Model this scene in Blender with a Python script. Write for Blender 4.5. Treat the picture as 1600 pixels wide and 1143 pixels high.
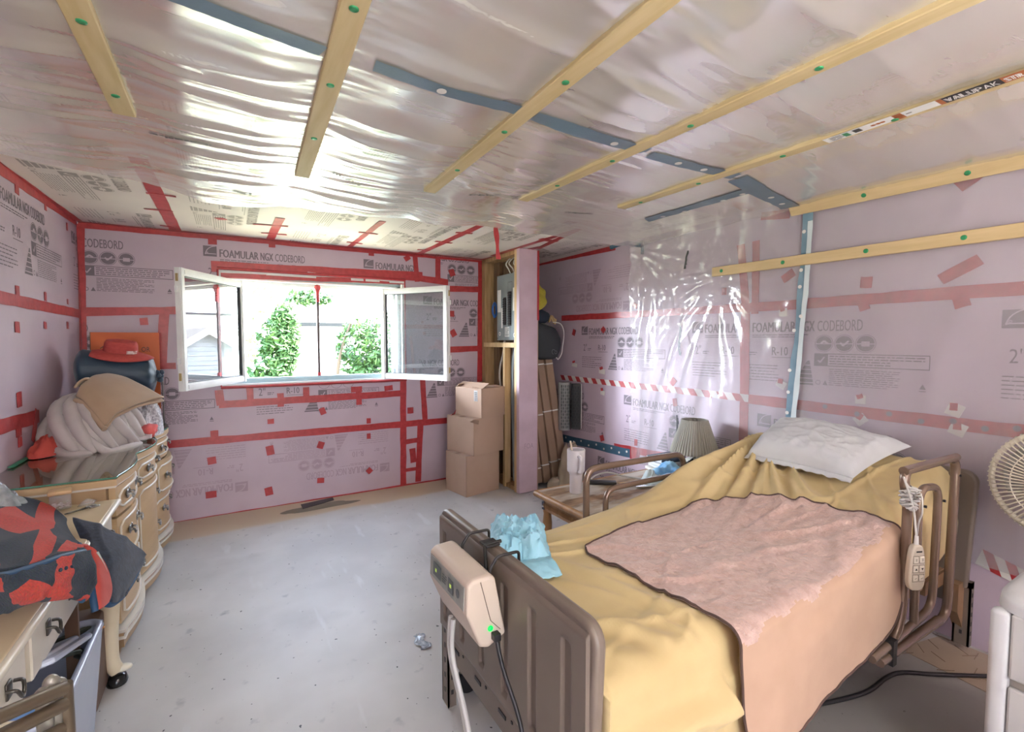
import bpy, bmesh, math, random
from mathutils import Vector as V, Matrix as MX, noise as mn
random.seed(7)
for o in list(bpy.data.objects): bpy.data.objects.remove(o)
SC=bpy.context.scene; COL=SC.collection
PI=math.pi
def R(d): return math.radians(d)
# ---------------------------------------------------------------- camera
F_PX=743.5; PITCH=R(3.0845); YAW=R(30.6665); EYE=V((0,0,1.432))
cd=bpy.data.cameras.new('camera'); cam=bpy.data.objects.new('camera',cd); COL.objects.link(cam)
cd.sensor_width=36; cd.sensor_fit='HORIZONTAL'; cd.lens=F_PX/1600*36; cd.clip_start=.02; cd.clip_end=300
cam.location=EYE; cam.rotation_euler=(PI/2-PITCH,0,-YAW); SC.camera=cam
# room, metres: wall planes around the standing point
WL,WB,WR,WREAR,HC=-.912,4.523,2.958,-2.7,2.272
# ---------------------------------------------------------------- sky, sun, lamps, exposure
SC.view_settings.view_transform='Standard'; SC.view_settings.look='None'
SC.view_settings.gamma=1; SC.view_settings.use_curve_mapping=False
SC.view_settings.exposure=0.65
w=bpy.data.worlds.new('sky'); SC.world=w; w.use_nodes=True
nt=w.node_tree; nt.nodes.clear()
wo=nt.nodes.new('ShaderNodeOutputWorld'); bg=nt.nodes.new('ShaderNodeBackground')
tc=nt.nodes.new('ShaderNodeTexCoord'); sx=nt.nodes.new('ShaderNodeSeparateXYZ'); cr=nt.nodes.new('ShaderNodeValToRGB')
nt.links.new(tc.outputs['Generated'],sx.inputs[0]); nt.links.new(sx.outputs['Z'],cr.inputs[0])
e=cr.color_ramp.elements; e[0].position=0.0; e[0].color=(.93,.96,1,1); e[1].position=.8; e[1].color=(.5,.68,1,1)
nt.links.new(cr.outputs[0],bg.inputs[0]); bg.inputs[1].default_value=10; nt.links.new(bg.outputs[0],wo.inputs[0])
def lamp(name,kind,loc,energy,color=(1,1,1),size=.3,direction=None,size_y=None):
    l=bpy.data.lights.new(name,kind); l.energy=energy; l.color=color
    o=bpy.data.objects.new(name,l); COL.objects.link(o); o.location=loc
    if kind=='AREA':
        l.size=size
        if size_y: l.shape='RECTANGLE'; l.size_y=size_y
    elif kind=='POINT': l.shadow_soft_size=size
    elif kind=='SUN': l.angle=size
    if direction is not None: o.rotation_euler=V(direction).to_track_quat('-Z','Y').to_euler()
    return o
lamp('sun','SUN',(0,-5,30),36.0,(1,.94,.78),R(2),(-.55,.10,-.83))
lamp('sky_glow','SUN',(-20,20,12),13.0,(.82,.89,1),R(24),(.75,-.63,-.19))
lamp('warm_fill','POINT',(1.9,-1.5,1.72),11,(1,.84,.68),.22)  # unseen warm fill lamp added behind the camera, well below the ceiling
lamp('ceiling_fill','AREA',(.8,-1.4,1.2),100,(1,.96,.92),.9,(0,-.12,1),.9)  # unseen fill panel added behind the camera, aimed up to brighten the ceiling
pt=lamp('window_portal','AREA',(.70,4.68,1.53),1,(1,1,1),1.5,(0,-1,0),.95); pt.data.cycles.is_portal=True
# ---------------------------------------------------------------- pixel of the photograph -> point on a plane of the room
_rot=cam.rotation_euler.to_matrix()
def ray(px,py): return _rot@V(((px-800)/F_PX,-(py-571.5)/F_PX,-1))
def at(px,py,ax,val):
    r=ray(px,py); k='xyz'.index(ax); return EYE+r*((val-EYE[k])/r[k])
# ---------------------------------------------------------------- materials
MATS={}
def mat(name,col,rough=.6,metal=0,col2=None,nscale=6,bump=0,bscale=80,spec=.5,alpha=1,stretch=(1,1,1),coat=0,sheen=0,emit=0,det=4,lo=.35,hi=.65,trans=0,bdist=.002):
    m=bpy.data.materials.new(name); m.use_nodes=True; n=m.node_tree; b=n.nodes['Principled BSDF']
    b.inputs['Base Color'].default_value=(*col,1); b.inputs['Roughness'].default_value=rough
    b.inputs['Metallic'].default_value=metal; b.inputs['Specular IOR Level'].default_value=spec
    if coat: b.inputs['Coat Weight'].default_value=coat; b.inputs['Coat Roughness'].default_value=.15
    if sheen: b.inputs['Sheen Weight'].default_value=sheen; b.inputs['Sheen Roughness'].default_value=.5
    if emit: b.inputs['Emission Color'].default_value=(*col,1); b.inputs['Emission Strength'].default_value=emit
    if trans: b.inputs['Transmission Weight'].default_value=trans
    if alpha<1: b.inputs['Alpha'].default_value=alpha
    t=n.nodes.new('ShaderNodeTexCoord'); mp=n.nodes.new('ShaderNodeMapping'); mp.inputs['Scale'].default_value=stretch
    n.links.new(t.outputs['Object'],mp.inputs[0])
    if col2 is None: col2=tuple(c*.88 for c in col)
    ns=n.nodes.new('ShaderNodeTexNoise'); ns.inputs['Scale'].default_value=nscale; ns.inputs['Detail'].default_value=det
    n.links.new(mp.outputs[0],ns.inputs['Vector'])
    rp=n.nodes.new('ShaderNodeValToRGB'); rp.color_ramp.elements[0].position=lo; rp.color_ramp.elements[1].position=hi
    rp.color_ramp.elements[0].color=(*col2,1); rp.color_ramp.elements[1].color=(*col,1)
    n.links.new(ns.outputs['Fac'],rp.inputs[0]); n.links.new(rp.outputs[0],b.inputs['Base Color'])
    if emit: n.links.new(rp.outputs[0],b.inputs['Emission Color'])
    if bump:
        bn=n.nodes.new('ShaderNodeTexNoise'); bn.inputs['Scale'].default_value=bscale; bn.inputs['Detail'].default_value=5
        n.links.new(mp.outputs[0],bn.inputs['Vector'])
        bp=n.nodes.new('ShaderNodeBump'); bp.inputs['Strength'].default_value=bump; bp.inputs['Distance'].default_value=bdist
        n.links.new(bn.outputs['Fac'],bp.inputs['Height']); n.links.new(bp.outputs[0],b.inputs['Normal'])
    MATS[name]=m; return m
def N(m): return m.node_tree.nodes,m.node_tree.links
foam=mat('foam_pink',(.545,.44,.52),.45,col2=(.495,.395,.47),nscale=3,bump=.15,bscale=120)
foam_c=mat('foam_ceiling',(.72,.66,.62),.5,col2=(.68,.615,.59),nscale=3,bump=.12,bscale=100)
ink=mat('print_ink',(.20,.165,.195),.6)
ink_f=mat('print_ink_faint',(.43,.33,.395),.6)
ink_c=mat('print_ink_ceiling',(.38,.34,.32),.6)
tape=mat('red_tape',(.47,.045,.05),.32,col2=(.36,.03,.036),nscale=25,bump=.35,bscale=60)
tape_b=mat('blue_tape',(.035,.10,.16),.35,col2=(.05,.13,.2),nscale=10,bump=.2)
tape_w=mat('white_tape',(.72,.70,.66),.4,bump=.2)
wood=mat('batten_pine',(.60,.48,.27),.6,col2=(.52,.40,.20),nscale=5,stretch=(6,.6,6),bump=.15)
wood_y=mat('batten_pine_y',(.62,.47,.26),.6,col2=(.54,.40,.21),nscale=6,stretch=(6,.6,6),bump=.15)
stud=mat('stud_pine',(.48,.31,.15),.65,col2=(.33,.2,.09),nscale=6,stretch=(5,5,.6),bump=.2)
stud_l=mat('stud_light',(.66,.47,.25),.6,col2=(.55,.37,.18),nscale=6,stretch=(5,5,.6),bump=.2)
ply=mat('plywood',(.24,.155,.085),.7,col2=(.16,.10,.055),nscale=5,stretch=(1,5,.6))
screw_g=mat('green_screw',(.04,.30,.12),.35,metal=.3)
white_v=mat('white_vinyl',(.80,.81,.80),.35)
seal=mat('window_gasket',(.05,.055,.06),.5)
steel=mat('chrome',(.75,.76,.78),.2,metal=1)
dark=mat('black_plastic',(.018,.018,.02),.4)
cardb=mat('cardboard',(.47,.33,.245),.75,col2=(.43,.30,.22),nscale=4,bump=.1)
cardb_d=mat('cardboard_edge',(.30,.20,.14),.8)
taupe=mat('bed_enamel',(.195,.155,.125),.36,col2=(.175,.14,.113),nscale=4)
tube_m=mat('rail_enamel',(.215,.145,.105),.24,metal=.35,coat=.4)
cream=mat('cream_paint',(.70,.62,.45),.4,col2=(.64,.55,.38),nscale=7,bump=.1)
creamt=mat('cream_top',(.66,.56,.38),.35,col2=(.58,.47,.30),nscale=3)
blond=mat('blond_veneer',(.58,.42,.24),.38,col2=(.50,.35,.19),nscale=4,stretch=(1,1,4))
blond_d=mat('blond_carcass',(.46,.32,.18),.45,col2=(.36,.24,.13),nscale=4)
silver=mat('silver_trim',(.78,.74,.66),.35)
pull_m=mat('pull_metal',(.45,.45,.44),.3,metal=.9,col2=(.12,.12,.12),nscale=60)
print('base ok')
# ---------------------------------------------------------------- mesh building
class MB:
    def __init__(s): s.v=[]; s.f=[]; s.m=[]
    def add(s,vs,fs,mi=0):
        k=len(s.v); s.v+=[tuple(a) for a in vs]; s.f+=[tuple(i+k for i in q) for q in fs]; s.m+=[mi]*len(fs); return s
    def hexa(s,p,mi=0): # 8 pts: bottom 4 ccw, top 4 ccw
        return s.add(p,[(3,2,1,0),(4,5,6,7),(0,1,5,4),(1,2,6,5),(2,3,7,6),(3,0,4,7)],mi)
    def box(s,c,d,M=None,mi=0):
        x,y,z=d[0]/2,d[1]/2,d[2]/2; c=V(c)
        p=[V(q) for q in ((-x,-y,-z),(x,-y,-z),(x,y,-z),(-x,y,-z),(-x,-y,z),(x,-y,z),(x,y,z),(-x,y,z))]
        if M is not None: p=[M@q for q in p]
        return s.hexa([c+q for q in p],mi)
    def mm(s,a,b,mi=0):
        return s.box([(a[i]+b[i])/2 for i in range(3)],[abs(b[i]-a[i]) for i in range(3)],None,mi)
    def rbox(s,c,d,r=.01,M=None,seg=2,mi=0):
        b=bmesh.new(); bmesh.ops.create_cube(b,size=1)
        for q in b.verts: q.co=V((q.co.x*d[0],q.co.y*d[1],q.co.z*d[2]))
        bmesh.ops.bevel(b,geom=b.edges[:],offset=min(r,min(d)*.49),segments=seg,profile=.5,affect='EDGES')
        b.verts.index_update(); c=V(c)
        vs=[c+((M@q.co) if M is not None else q.co) for q in b.verts]; fs=[[q.index for q in f.verts] for f in b.faces]
        b.free(); return s.add(vs,fs,mi)
    def tube(s,pts,r,n=10,closed=False,caps=True,mi=0,flat=1):
        pts=[V(p) for p in pts]; m=len(pts); rs=r if isinstance(r,(list,tuple)) else [r]*m
        T=[]
        for i in range(m):
            a=pts[(i-1)%m] if (closed or i>0) else pts[i]; b=pts[(i+1)%m] if (closed or i<m-1) else pts[i]
            t=(b-a); T.append(t.normalized() if t.length>1e-9 else V((0,0,1)))
        u=T[0].orthogonal().normalized(); vs=[]
        for i in range(m):
            u=(u-T[i]*u.dot(T[i])); u=u.normalized() if u.length>1e-6 else T[i].orthogonal().normalized(); w_=T[i].cross(u)
            for k in range(n):
                a=2*PI*k/n; vs.append(pts[i]+(u*math.cos(a)+w_*math.sin(a)*flat)*rs[i])
        fs=[]
        for i in range(m if closed else m-1):
            j=(i+1)%m
            for k in range(n):
                l=(k+1)%n; fs.append((i*n+k,i*n+l,j*n+l,j*n+k))
        if caps and not closed: fs+= [tuple(range(n-1,-1,-1)),tuple((m-1)*n+k for k in range(n))]
        return s.add(vs,fs,mi)
    def lathe(s,prof,c=(0,0,0),n=24,M=None,mi=0,caps=True,wob=None):
        c=V(c); vs=[]
        for (r,z) in prof:
            for k in range(n):
                a=2*PI*k/n; rr=r*(wob(k,z) if wob else 1); q=V((rr*math.cos(a),rr*math.sin(a),z)); vs.append(c+(M@q if M is not None else q))
        fs=[]
        for i in range(len(prof)-1):
            for k in range(n):
                l=(k+1)%n; fs.append((i*n+k,i*n+l,(i+1)*n+l,(i+1)*n+k))
        if caps: fs+=[tuple(range(n-1,-1,-1)),tuple((len(prof)-1)*n+k for k in range(n))]
        return s.add(vs,fs,mi)
    def grid(s,fn,nu,nv,mi=0,cu=False,flip=False):
        vs=[fn(i/nu,j/nv) for j in range(nv+1) for i in range(nu if cu else nu+1)]; W=nu if cu else nu+1; fs=[]
        for j in range(nv):
            for i in range(nu):
                k=(i+1)%W; q=(j*W+i,j*W+k,(j+1)*W+k,(j+1)*W+i); fs.append(q[::-1] if flip else q)
        return s.add(vs,fs,mi)
    def prism(s,poly,t,M,mi=0): # poly 2d in local xy, extruded 0..t in local z, M maps to the room
        n=len(poly); vs=[M@V((x,y,0)) for x,y in poly]+[M@V((x,y,t)) for x,y in poly]
        fs=[tuple(range(n-1,-1,-1)),tuple(range(n,2*n))]+[(i,(i+1)%n,n+(i+1)%n,n+i) for i in range(n)]
        return s.add(vs,fs,mi)
    def ell(s,c,r,nu=16,nv=10,M=None,mi=0,wob=0,seed=0):
        c=V(c)
        def fn(u,v):
            a=2*PI*u; b=PI*(v-.5)*.998; d=V((math.cos(a)*math.cos(b),math.sin(a)*math.cos(b),math.sin(b)))
            k=1+(wob*mn.noise(d*1.7+V((seed,seed*2,0))) if wob else 0); q=V((d.x*r[0]*k,d.y*r[1]*k,d.z*r[2]*k)); return c+(M@q if M is not None else q)
        return s.grid(fn,nu,nv,mi,cu=True)
    def build(s,name,mats,parent=None,smooth=None,kind=None,solid=0,off=0):
        me=bpy.data.meshes.new(name); me.from_pydata(s.v,[],s.f)
        if not isinstance(mats,(list,tuple)): mats=[mats]
        for m in mats: me.materials.append(m)
        if len(mats)>1: me.polygons.foreach_set('material_index',s.m)
        if smooth:
            me.polygons.foreach_set('use_smooth',[True]*len(me.polygons)); me.set_sharp_from_angle(angle=R(smooth))
        me.update(); o=bpy.data.objects.new(name,me); COL.objects.link(o)
        if parent is not None: o.parent=parent; o.matrix_parent_inverse=parent.matrix_world.inverted() if False else inv(parent)
        if kind: o['kind']=kind
        if solid:
            md=o.modifiers.new('thickness','SOLIDIFY'); md.thickness=solid; md.offset=off
        return o
def wmat(o):
    m=MX.LocRotScale(o.location,o.rotation_euler,o.scale); return (wmat(o.parent)@o.matrix_parent_inverse@m) if o.parent else m
def inv(o): return wmat(o).inverted()
def tag(o,label,cat,group=None):
    o['label']=label; o['category']=cat
    if group: o['group']=group
    return o
def thing(name,label,cat,loc=(0,0,0),group=None):
    o=bpy.data.objects.new(name,None); COL.objects.link(o); o.location=loc; o.empty_display_size=.1
    return tag(o,label,cat,group)
def struct(o): o['kind']='structure'; return o
def shell(name,loc=(0,0,0)):
    o=bpy.data.objects.new(name,None); COL.objects.link(o); o.location=loc; o['kind']='structure'; return o
def frame(o,u,v,n): # matrix with columns u,v,n at o
    m=MX.Identity(4)
    for i in range(3): m[i][0]=u[i]; m[i][1]=v[i]; m[i][2]=n[i]; m[i][3]=o[i]
    return m
def fbm(p,o=4): return mn.fractal(V(p),1.0,2.0,o)
def ridge(x): return 1-abs(x)
def lerp(a,b,t): return a+(b-a)*t
def sst(a,b,x):
    t=max(0,min(1,(x-a)/(b-a))); return t*t*(3-2*t)
def interp(tab,x):
    if x<=tab[0][0]: return tab[0][1]
    for (a,b),(c,d) in zip(tab,tab[1:]):
        if x<=c: return lerp(b,d,(x-a)/(c-a))
    return tab[-1][1]
def bez(pts,n=8): # smooth catmull-rom through points
    P=[V(p) for p in pts]; out=[]
    for i in range(len(P)-1):
        a=P[max(i-1,0)]; b=P[i]; c=P[i+1]; d=P[min(i+2,len(P)-1)]
        for k in range(n):
            t=k/n; out.append(.5*((2*b)+(c-a)*t+(2*a-5*b+4*c-d)*t*t+(3*b-a-3*c+d)*t**3))
    out.append(P[-1]); return out
def fillet(pts,r,n=6,closed=False): # polyline with rounded corners
    P=[V(p) for p in pts]; m=len(P); out=[]
    for i in range(m):
        if not closed and i in (0,m-1): out.append(P[i]); continue
        a,b,c=P[(i-1)%m],P[i],P[(i+1)%m]; d1=(a-b); d2=(c-b); rr=min(r,d1.length*.48,d2.length*.48)
        p=b+d1.normalized()*rr; q=b+d2.normalized()*rr
        for k in range(n+1):
            t=k/n; out.append(p*(1-t)**2+b*2*t*(1-t)+q*t*t)
    return out
_tx={}
def glyphs(s):
    if s not in _tx:
        c=bpy.data.curves.new('t','FONT'); c.body=s; c.size=1; c.resolution_u=2
        o=bpy.data.objects.new('t',c); me=o.to_mesh()
        vs=[(q.co.x,q.co.y) for q in me.vertices]; fs=[tuple(p.vertices) for p in me.polygons]
        o.to_mesh_clear(); bpy.data.objects.remove(o); bpy.data.curves.remove(c)
        x1=max(q[0] for q in vs); x0=min(q[0] for q in vs); h=max(q[1] for q in vs)
        _tx[s]=(vs,fs,x0,x1,h)
    return _tx[s]
class Ink: # flat printing laid on a panel: 2d metres in the panel's own frame
    def __init__(s,M,lo=-99,hi=99): s.M=M; s.mb=MB(); s.lo=lo; s.hi=hi; s.out=None
    def inside(s,ps):
        if s.out is None: return True
        for x,y in ps:
            c=False; n=len(s.out); j=n-1
            for i in range(n):
                (xi,yi),(xj,yj)=s.out[i],s.out[j]
                if (yi>y)!=(yj>y) and x<(xj-xi)*(y-yi)/(yj-yi)+xi: c=not c
                j=i
            if not c: return False
        return True
    def poly(s,ps,mi=0,z=.0012):
        cx=sum(p[0] for p in ps)/len(ps)
        if s.lo<=cx<=s.hi and s.inside(ps): s.mb.add([s.M@V((p[0],p[1],z)) for p in ps],[tuple(range(len(ps)))],mi)
    def rect(s,x0,y0,x1,y1,mi=0,z=.0012):
        x0=max(x0,s.lo); x1=min(x1,s.hi)
        if x1>x0: s.poly([(x0,y0),(x1,y0),(x1,y1),(x0,y1)],mi,z)
    def text(s,t,x,y,h,w=None,mi=0,z=.0012,bold=0):
        vs,fs,x0,x1,hh=glyphs(t); k=h/hh; kx=(w/(x1-x0)) if w else k
        for dx in ((0,) if not bold else (-bold,bold)):
            P=[(x+(q[0]-x0)*kx+dx,y+q[1]*k) for q in vs]
            ok=[f for f in fs if s.lo<=sum(P[i][0] for i in f)/len(f)<=s.hi and s.inside([P[i] for i in f])]
            if ok: s.mb.add([s.M@V((p[0],p[1],z+(.0002 if dx>0 else 0))) for p in P],ok,mi)
    def disc(s,x,y,r,n=20,mi=0,z=.0012,a0=0,a1=2*PI):
        s.poly([(x+r*math.cos(a0+(a1-a0)*i/n),y+r*math.sin(a0+(a1-a0)*i/n)) for i in range(n+(0 if abs(a1-a0-2*PI)<1e-6 else 1))],mi,z)
    def ring(s,x,y,r,w,n=24,mi=0,a0=0,a1=2*PI,z=.0012):
        for i in range(n):
            a=a0+(a1-a0)*i/n; b=a0+(a1-a0)*(i+1)/n
            s.poly([(x+q*math.cos(t),y+q*math.sin(t)) for q,t in ((r,a),(r,b),(r-w,b),(r-w,a))],mi,z)
    def line(s,x0,y0,x1,y1,w,mi=0,z=.0012):
        d=V((x1-x0,y1-y0)).normalized(); a=V((-d.y,d.x))*w/2
        s.poly([(x0-a.x,y0-a.y),(x1-a.x,y1-a.y),(x1+a.x,y1+a.y),(x0+a.x,y0+a.y)],mi,z)
    def para(s,x0,x1,y0,y1,n,th,seed=0,mi=0): # lines of print too small to read
        rd=random.Random(seed)
        for i in range(n):
            y=y1-(y1-y0)*(i+.5)/n; x=x0; end=x1-(rd.random()*.35*(x1-x0) if i%3==2 or i==n-1 else 0)
            while x<end:
                l=min(.012+rd.random()*.03,end-x); s.rect(x,y-th/2,x+l,y+th/2,mi); x+=l+.006
    def build(s,name,mats,parent):
        if not s.mb.f: return None
        return s.mb.build(name,mats,parent)
def logo(I,x,y,w,h,mi=0,pm=1):
    I.rect(x,y,x+w,y+h,mi); I.ring(x+w*.95,y+h*.12,w*.82,w*.06,10,pm,PI*.52,PI*.98,.0018); I.rect(x+w*.12,y+h*.22,x+w*.95,y+h*.29,pm,.0018)
    I.ring(x+w*.3,y+h*.36,w*.07,w*.03,10,pm,0,2*PI,.0018)
def board_print(I,x,seed=0): # the repeat printed along a foam board: x = edge of the emblem, y = 0 at the board's top edge
    logo(I,x,-.172,.092,.082)
    I.text('FOAMULAR',x+.112,-.172,.062,.275,bold=.0022); I.text('NGX',x+.403,-.172,.062,.093,bold=.0022); I.text('CODEBORD',x+.512,-.172,.062,.232,bold=.0008)
    I.para(x+.112,x+.46,-.21,-.185,2,.006,seed+1)
    I.text('2"',x+.03,-.325,.065,.05); I.para(x+.095,x+.145,-.325,-.297,2,.007,seed+2)
    I.text('R-10',x+.245,-.318,.052,.1,bold=.001); I.rect(x+.245,-.334,x+.375,-.330)
    I.para(x+.01,x+.29,-.49,-.375,6,.0055,seed+3)
    I.poly([(x+.38,-.49),(x+.5,-.49),(x+.475,-.345),(x+.462,-.345)])
    for k in range(5): I.rect(x+.38,-.478+k*.026,x+.5,-.473+k*.026,1,.0018)
    for cx,g in ((x+.55,0),(x+.655,1),(x+.76,2)):
        I.disc(cx,-.243,.043); I.ring(cx,-.243,.05,.003); I.rect(cx-.045,-.247,cx+.045,-.242,1,.0018)
        if g==0: I.line(cx-.016,-.243,cx+.002,-.228,.012,1,.0019); I.line(cx,-.228,cx+.02,-.243,.012,1,.0019)
        elif g==1: I.line(cx-.018,-.238,cx-.004,-.256,.01,1,.0019); I.line(cx-.006,-.256,cx+.024,-.228,.01,1,.0019)
        else: I.rect(cx-.02,-.258,cx+.02,-.231,1,.0019)
    x0,x1=x+.5,x+1.04
    I.rect(x0,-.372,x0+.075,-.303)
    I.line(x0+.022,-.34,x0+.034,-.354,.008,1,.0019); I.line(x0+.033,-.354,x0+.056,-.32,.008,1,.0019)
    for a in (-.303,-.372): I.rect(x0,a-.0025,x1,a+.0025)
    I.rect(x1-.004,-.372,x1,-.303); I.para(x0+.083,x1-.02,-.366,-.309,4,.006,seed+4)
    I.para(x0+.083,x1-.12,-.485,-.385,9,.0045,seed+5)
    I.ring(x0+.025,-.47,.014,.004); I.poly([(x0+.05,-.484),(x0+.078,-.484),(x0+.064,-.455)])
    I.poly([(x1-.04,-.47),(x1-.012,-.47),(x1-.02,-.455),(x1-.026,-.443),(x1-.032,-.455)]); I.rect(x1-.04,-.482,x1-.012,-.477)
# ================================================================ THE ROOM
# --- floor
m=mat('concrete',(.60,.59,.58),.45,col2=(.50,.49,.48),nscale=2.2,bump=.12,bscale=40,det=8)
n_,l_=N(m); b_=n_['Principled BSDF']; src=b_.inputs['Base Color'].links[0].from_socket
def mixcol(n_,l_,a,fac,colr):
    x=n_.new('ShaderNodeMix'); x.data_type='RGBA'; l_.new(fac,x.inputs['Factor']); l_.new(a,x.inputs['A']); x.inputs['B'].default_value=(*colr,1); return x.outputs['Result']
def ramp(n_,l_,s,a,b,inv_=False):
    r=n_.new('ShaderNodeValToRGB'); r.color_ramp.elements[0].position=a; r.color_ramp.elements[1].position=b
    if inv_: r.color_ramp.elements[0].color=(1,1,1,1); r.color_ramp.elements[1].color=(0,0,0,1)
    l_.new(s,r.inputs[0]); return r.outputs[0]
def noise_(n_,l_,scale,det=3,stretch=(1,1,1)):
    t=n_.new('ShaderNodeTexCoord'); mp=n_.new('ShaderNodeMapping'); mp.inputs['Scale'].default_value=stretch; l_.new(t.outputs['Object'],mp.inputs[0])
    q=n_.new('ShaderNodeTexNoise'); q.inputs['Scale'].default_value=scale; q.inputs['Detail'].default_value=det; l_.new(mp.outputs[0],q.inputs['Vector']); return q.outputs['Fac']
c1=mixcol(n_,l_,src,ramp(n_,l_,noise_(n_,l_,1.1,6),.54,.72),(.33,.32,.31))
c1=mixcol(n_,l_,c1,ramp(n_,l_,noise_(n_,l_,11,4),.64,.76),(.36,.365,.38))
c1=mixcol(n_,l_,c1,ramp(n_,l_,noise_(n_,l_,46,1),.755,.77),(.05,.05,.055))
c1=mixcol(n_,l_,c1,ramp(n_,l_,noise_(n_,l_,3,3,(3,.6,1)),.64,.72),(.60,.60,.60))
# dusty sill strip along the window wall
t_=n_.new('ShaderNodeTexCoord'); sp_=n_.new('ShaderNodeSeparateXYZ'); l_.new(t_.outputs['Object'],sp_.inputs[0])
ad=n_.new('ShaderNodeMath'); ad.operation='MULTIPLY_ADD'; l_.new(noise_(n_,l_,1.6,4),ad.inputs[0]); ad.inputs[1].default_value=.22; l_.new(sp_.outputs['Y'],ad.inputs[2])
ax=n_.new('ShaderNodeMath'); ax.operation='MULTIPLY_ADD'; l_.new(sp_.outputs['X'],ax.inputs[0]); ax.inputs[1].default_value=-.03; l_.new(ad.outputs[0],ax.inputs[2])
mr=n_.new('ShaderNodeMapRange'); mr.inputs['From Min'].default_value=4.20; mr.inputs['From Max'].default_value=4.25; l_.new(ax.outputs[0],mr.inputs['Value'])
c1=mixcol(n_,l_,c1,mr.outputs[0],(.56,.46,.35)); 
# dark patch on the floor at the near edge of the bed
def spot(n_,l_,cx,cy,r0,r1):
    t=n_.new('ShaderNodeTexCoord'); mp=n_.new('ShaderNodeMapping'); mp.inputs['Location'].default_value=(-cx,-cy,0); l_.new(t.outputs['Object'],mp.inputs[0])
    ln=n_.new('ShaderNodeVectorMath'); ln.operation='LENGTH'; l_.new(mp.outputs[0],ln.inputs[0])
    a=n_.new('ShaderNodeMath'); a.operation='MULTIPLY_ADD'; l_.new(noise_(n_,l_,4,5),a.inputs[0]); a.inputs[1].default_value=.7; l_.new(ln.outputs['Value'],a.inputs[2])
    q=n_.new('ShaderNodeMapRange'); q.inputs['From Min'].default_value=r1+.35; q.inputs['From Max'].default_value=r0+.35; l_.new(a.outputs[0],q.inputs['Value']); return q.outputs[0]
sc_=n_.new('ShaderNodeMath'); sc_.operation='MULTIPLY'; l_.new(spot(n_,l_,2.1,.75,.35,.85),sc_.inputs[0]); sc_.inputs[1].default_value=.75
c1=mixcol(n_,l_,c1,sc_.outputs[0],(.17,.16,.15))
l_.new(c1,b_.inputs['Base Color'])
struct(MB().mm((WL-.3,WREAR-.2,-.12),(WR+.3,WB+.3,0)).build('floor',m))

# --- foam board walls: each board an object of the wall it belongs to
def panel_frame(wall,pu,pv):
    if wall=='b': return frame((pu,WB,pv),(1,0,0),(0,0,1),(0,-1,0))
    if wall=='r': return frame((WR,pu,pv),(0,-1,0),(0,0,1),(-1,0,0))
    if wall=='l': return frame((WL,pu,pv),(0,1,0),(0,0,1),(1,0,0))
    return frame((pv,pu,HC),(0,1,0),(1,0,0),(0,0,-1))          # ceiling: u along the room, v across
def board(par,wall,poly,prints=(),inkm=None,m=None,g=.002):
    """poly: outline in wall coordinates (u grows to the viewer's right hand), prints: (u of emblem, v of board top, clip lo, hi, flipped)"""
    M=panel_frame(wall,0,0)
    if wall=='r': poly=[(-a,b) for a,b in poly]
    cx=sum(p[0] for p in poly)/len(poly); cy=sum(p[1] for p in poly)/len(poly)
    b=bmesh.new(); vs=[b.verts.new((x,y,0)) for x,y in poly]; f=b.faces.new(vs); f.normal_update()
    if f.normal.z<0: f.normal_flip()
    r=bmesh.ops.inset_region(b,faces=[f],thickness=g,depth=0)
    outer=[q for q in b.faces if q is not f]; bmesh.ops.delete(b,geom=outer,context='FACES')
    b.faces.ensure_lookup_table(); pl=[(q.co.x,q.co.y) for q in b.faces[0].verts]; b.free()
    mb=MB(); mb.prism(pl,-.045,M); 
    mb.f=[q[::-1] for q in mb.f]
    o=mb.build('foam_board',m or foam,par)
    for (u,v,lo,hi,fl) in prints:
        uu=-u if wall=='r' else u
        lo_,hi_=(-lo if wall=='r' else lo)-uu,(-hi if wall=='r' else hi)-uu
        Mp=panel_frame(wall,u,v)
        if fl: Mp=Mp@MX.Rotation(PI,4,'Z'); lo_,hi_=-hi_,-lo_
        I=Ink(Mp,lo_,hi_); I.out=[((x-uu),(y-v)) if not fl else (-(x-uu),-(y-v)) for x,y in poly]; board_print(I,0,int(abs(u*100)))
        I.build('board_print',[inkm or ink,m or foam],o)
    return o
strip_n=[0]
def strip(par,wall,a,b,w,m=None,name='tape_strip',px=True,off=.002,t=.0014,jit=.0025,seg=.09):
    """tape from a to b; a, b are pixels of the photograph on that wall, or wall points"""
    axv={'b':('y',WB),'r':('x',WR),'l':('x',WL),'c':('z',HC)}[wall]; nrm={'b':V((0,-1,0)),'r':V((-1,0,0)),'l':V((1,0,0)),'c':V((0,0,-1))}[wall]
    A,B=(at(*a,*axv),at(*b,*axv)) if px else (V(a),V(b))
    d=(B-A); L=d.length; d.normalize(); sd=nrm.cross(d); n=max(2,int(L/seg)); rd=random.Random(strip_n[0]); strip_n[0]+=1
    mb=MB(); vs=[]
    for i in range(n+1):
        p=A+d*(L*i/n); j1,j2,j3=[(rd.random()-.5)*2*jit for _ in range(3)]; zz=off+t+rd.random()*.0012
        vs+= [p-sd*(w/2+j1)+nrm*off,p+sd*(w/2+j2)+nrm*off,p+sd*(w/2+j2)+nrm*zz,p-sd*(w/2+j1)+nrm*zz]
    fs=[(3,2,1,0),(n*4,n*4+1,n*4+2,n*4+3)]
    for i in range(n):
        k=i*4
        for q in range(4): fs.append((k+q,k+(q+1)%4,k+4+(q+1)%4,k+4+q))
    mb.add(vs,fs); return mb.build(name,m or tape,par)
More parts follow.
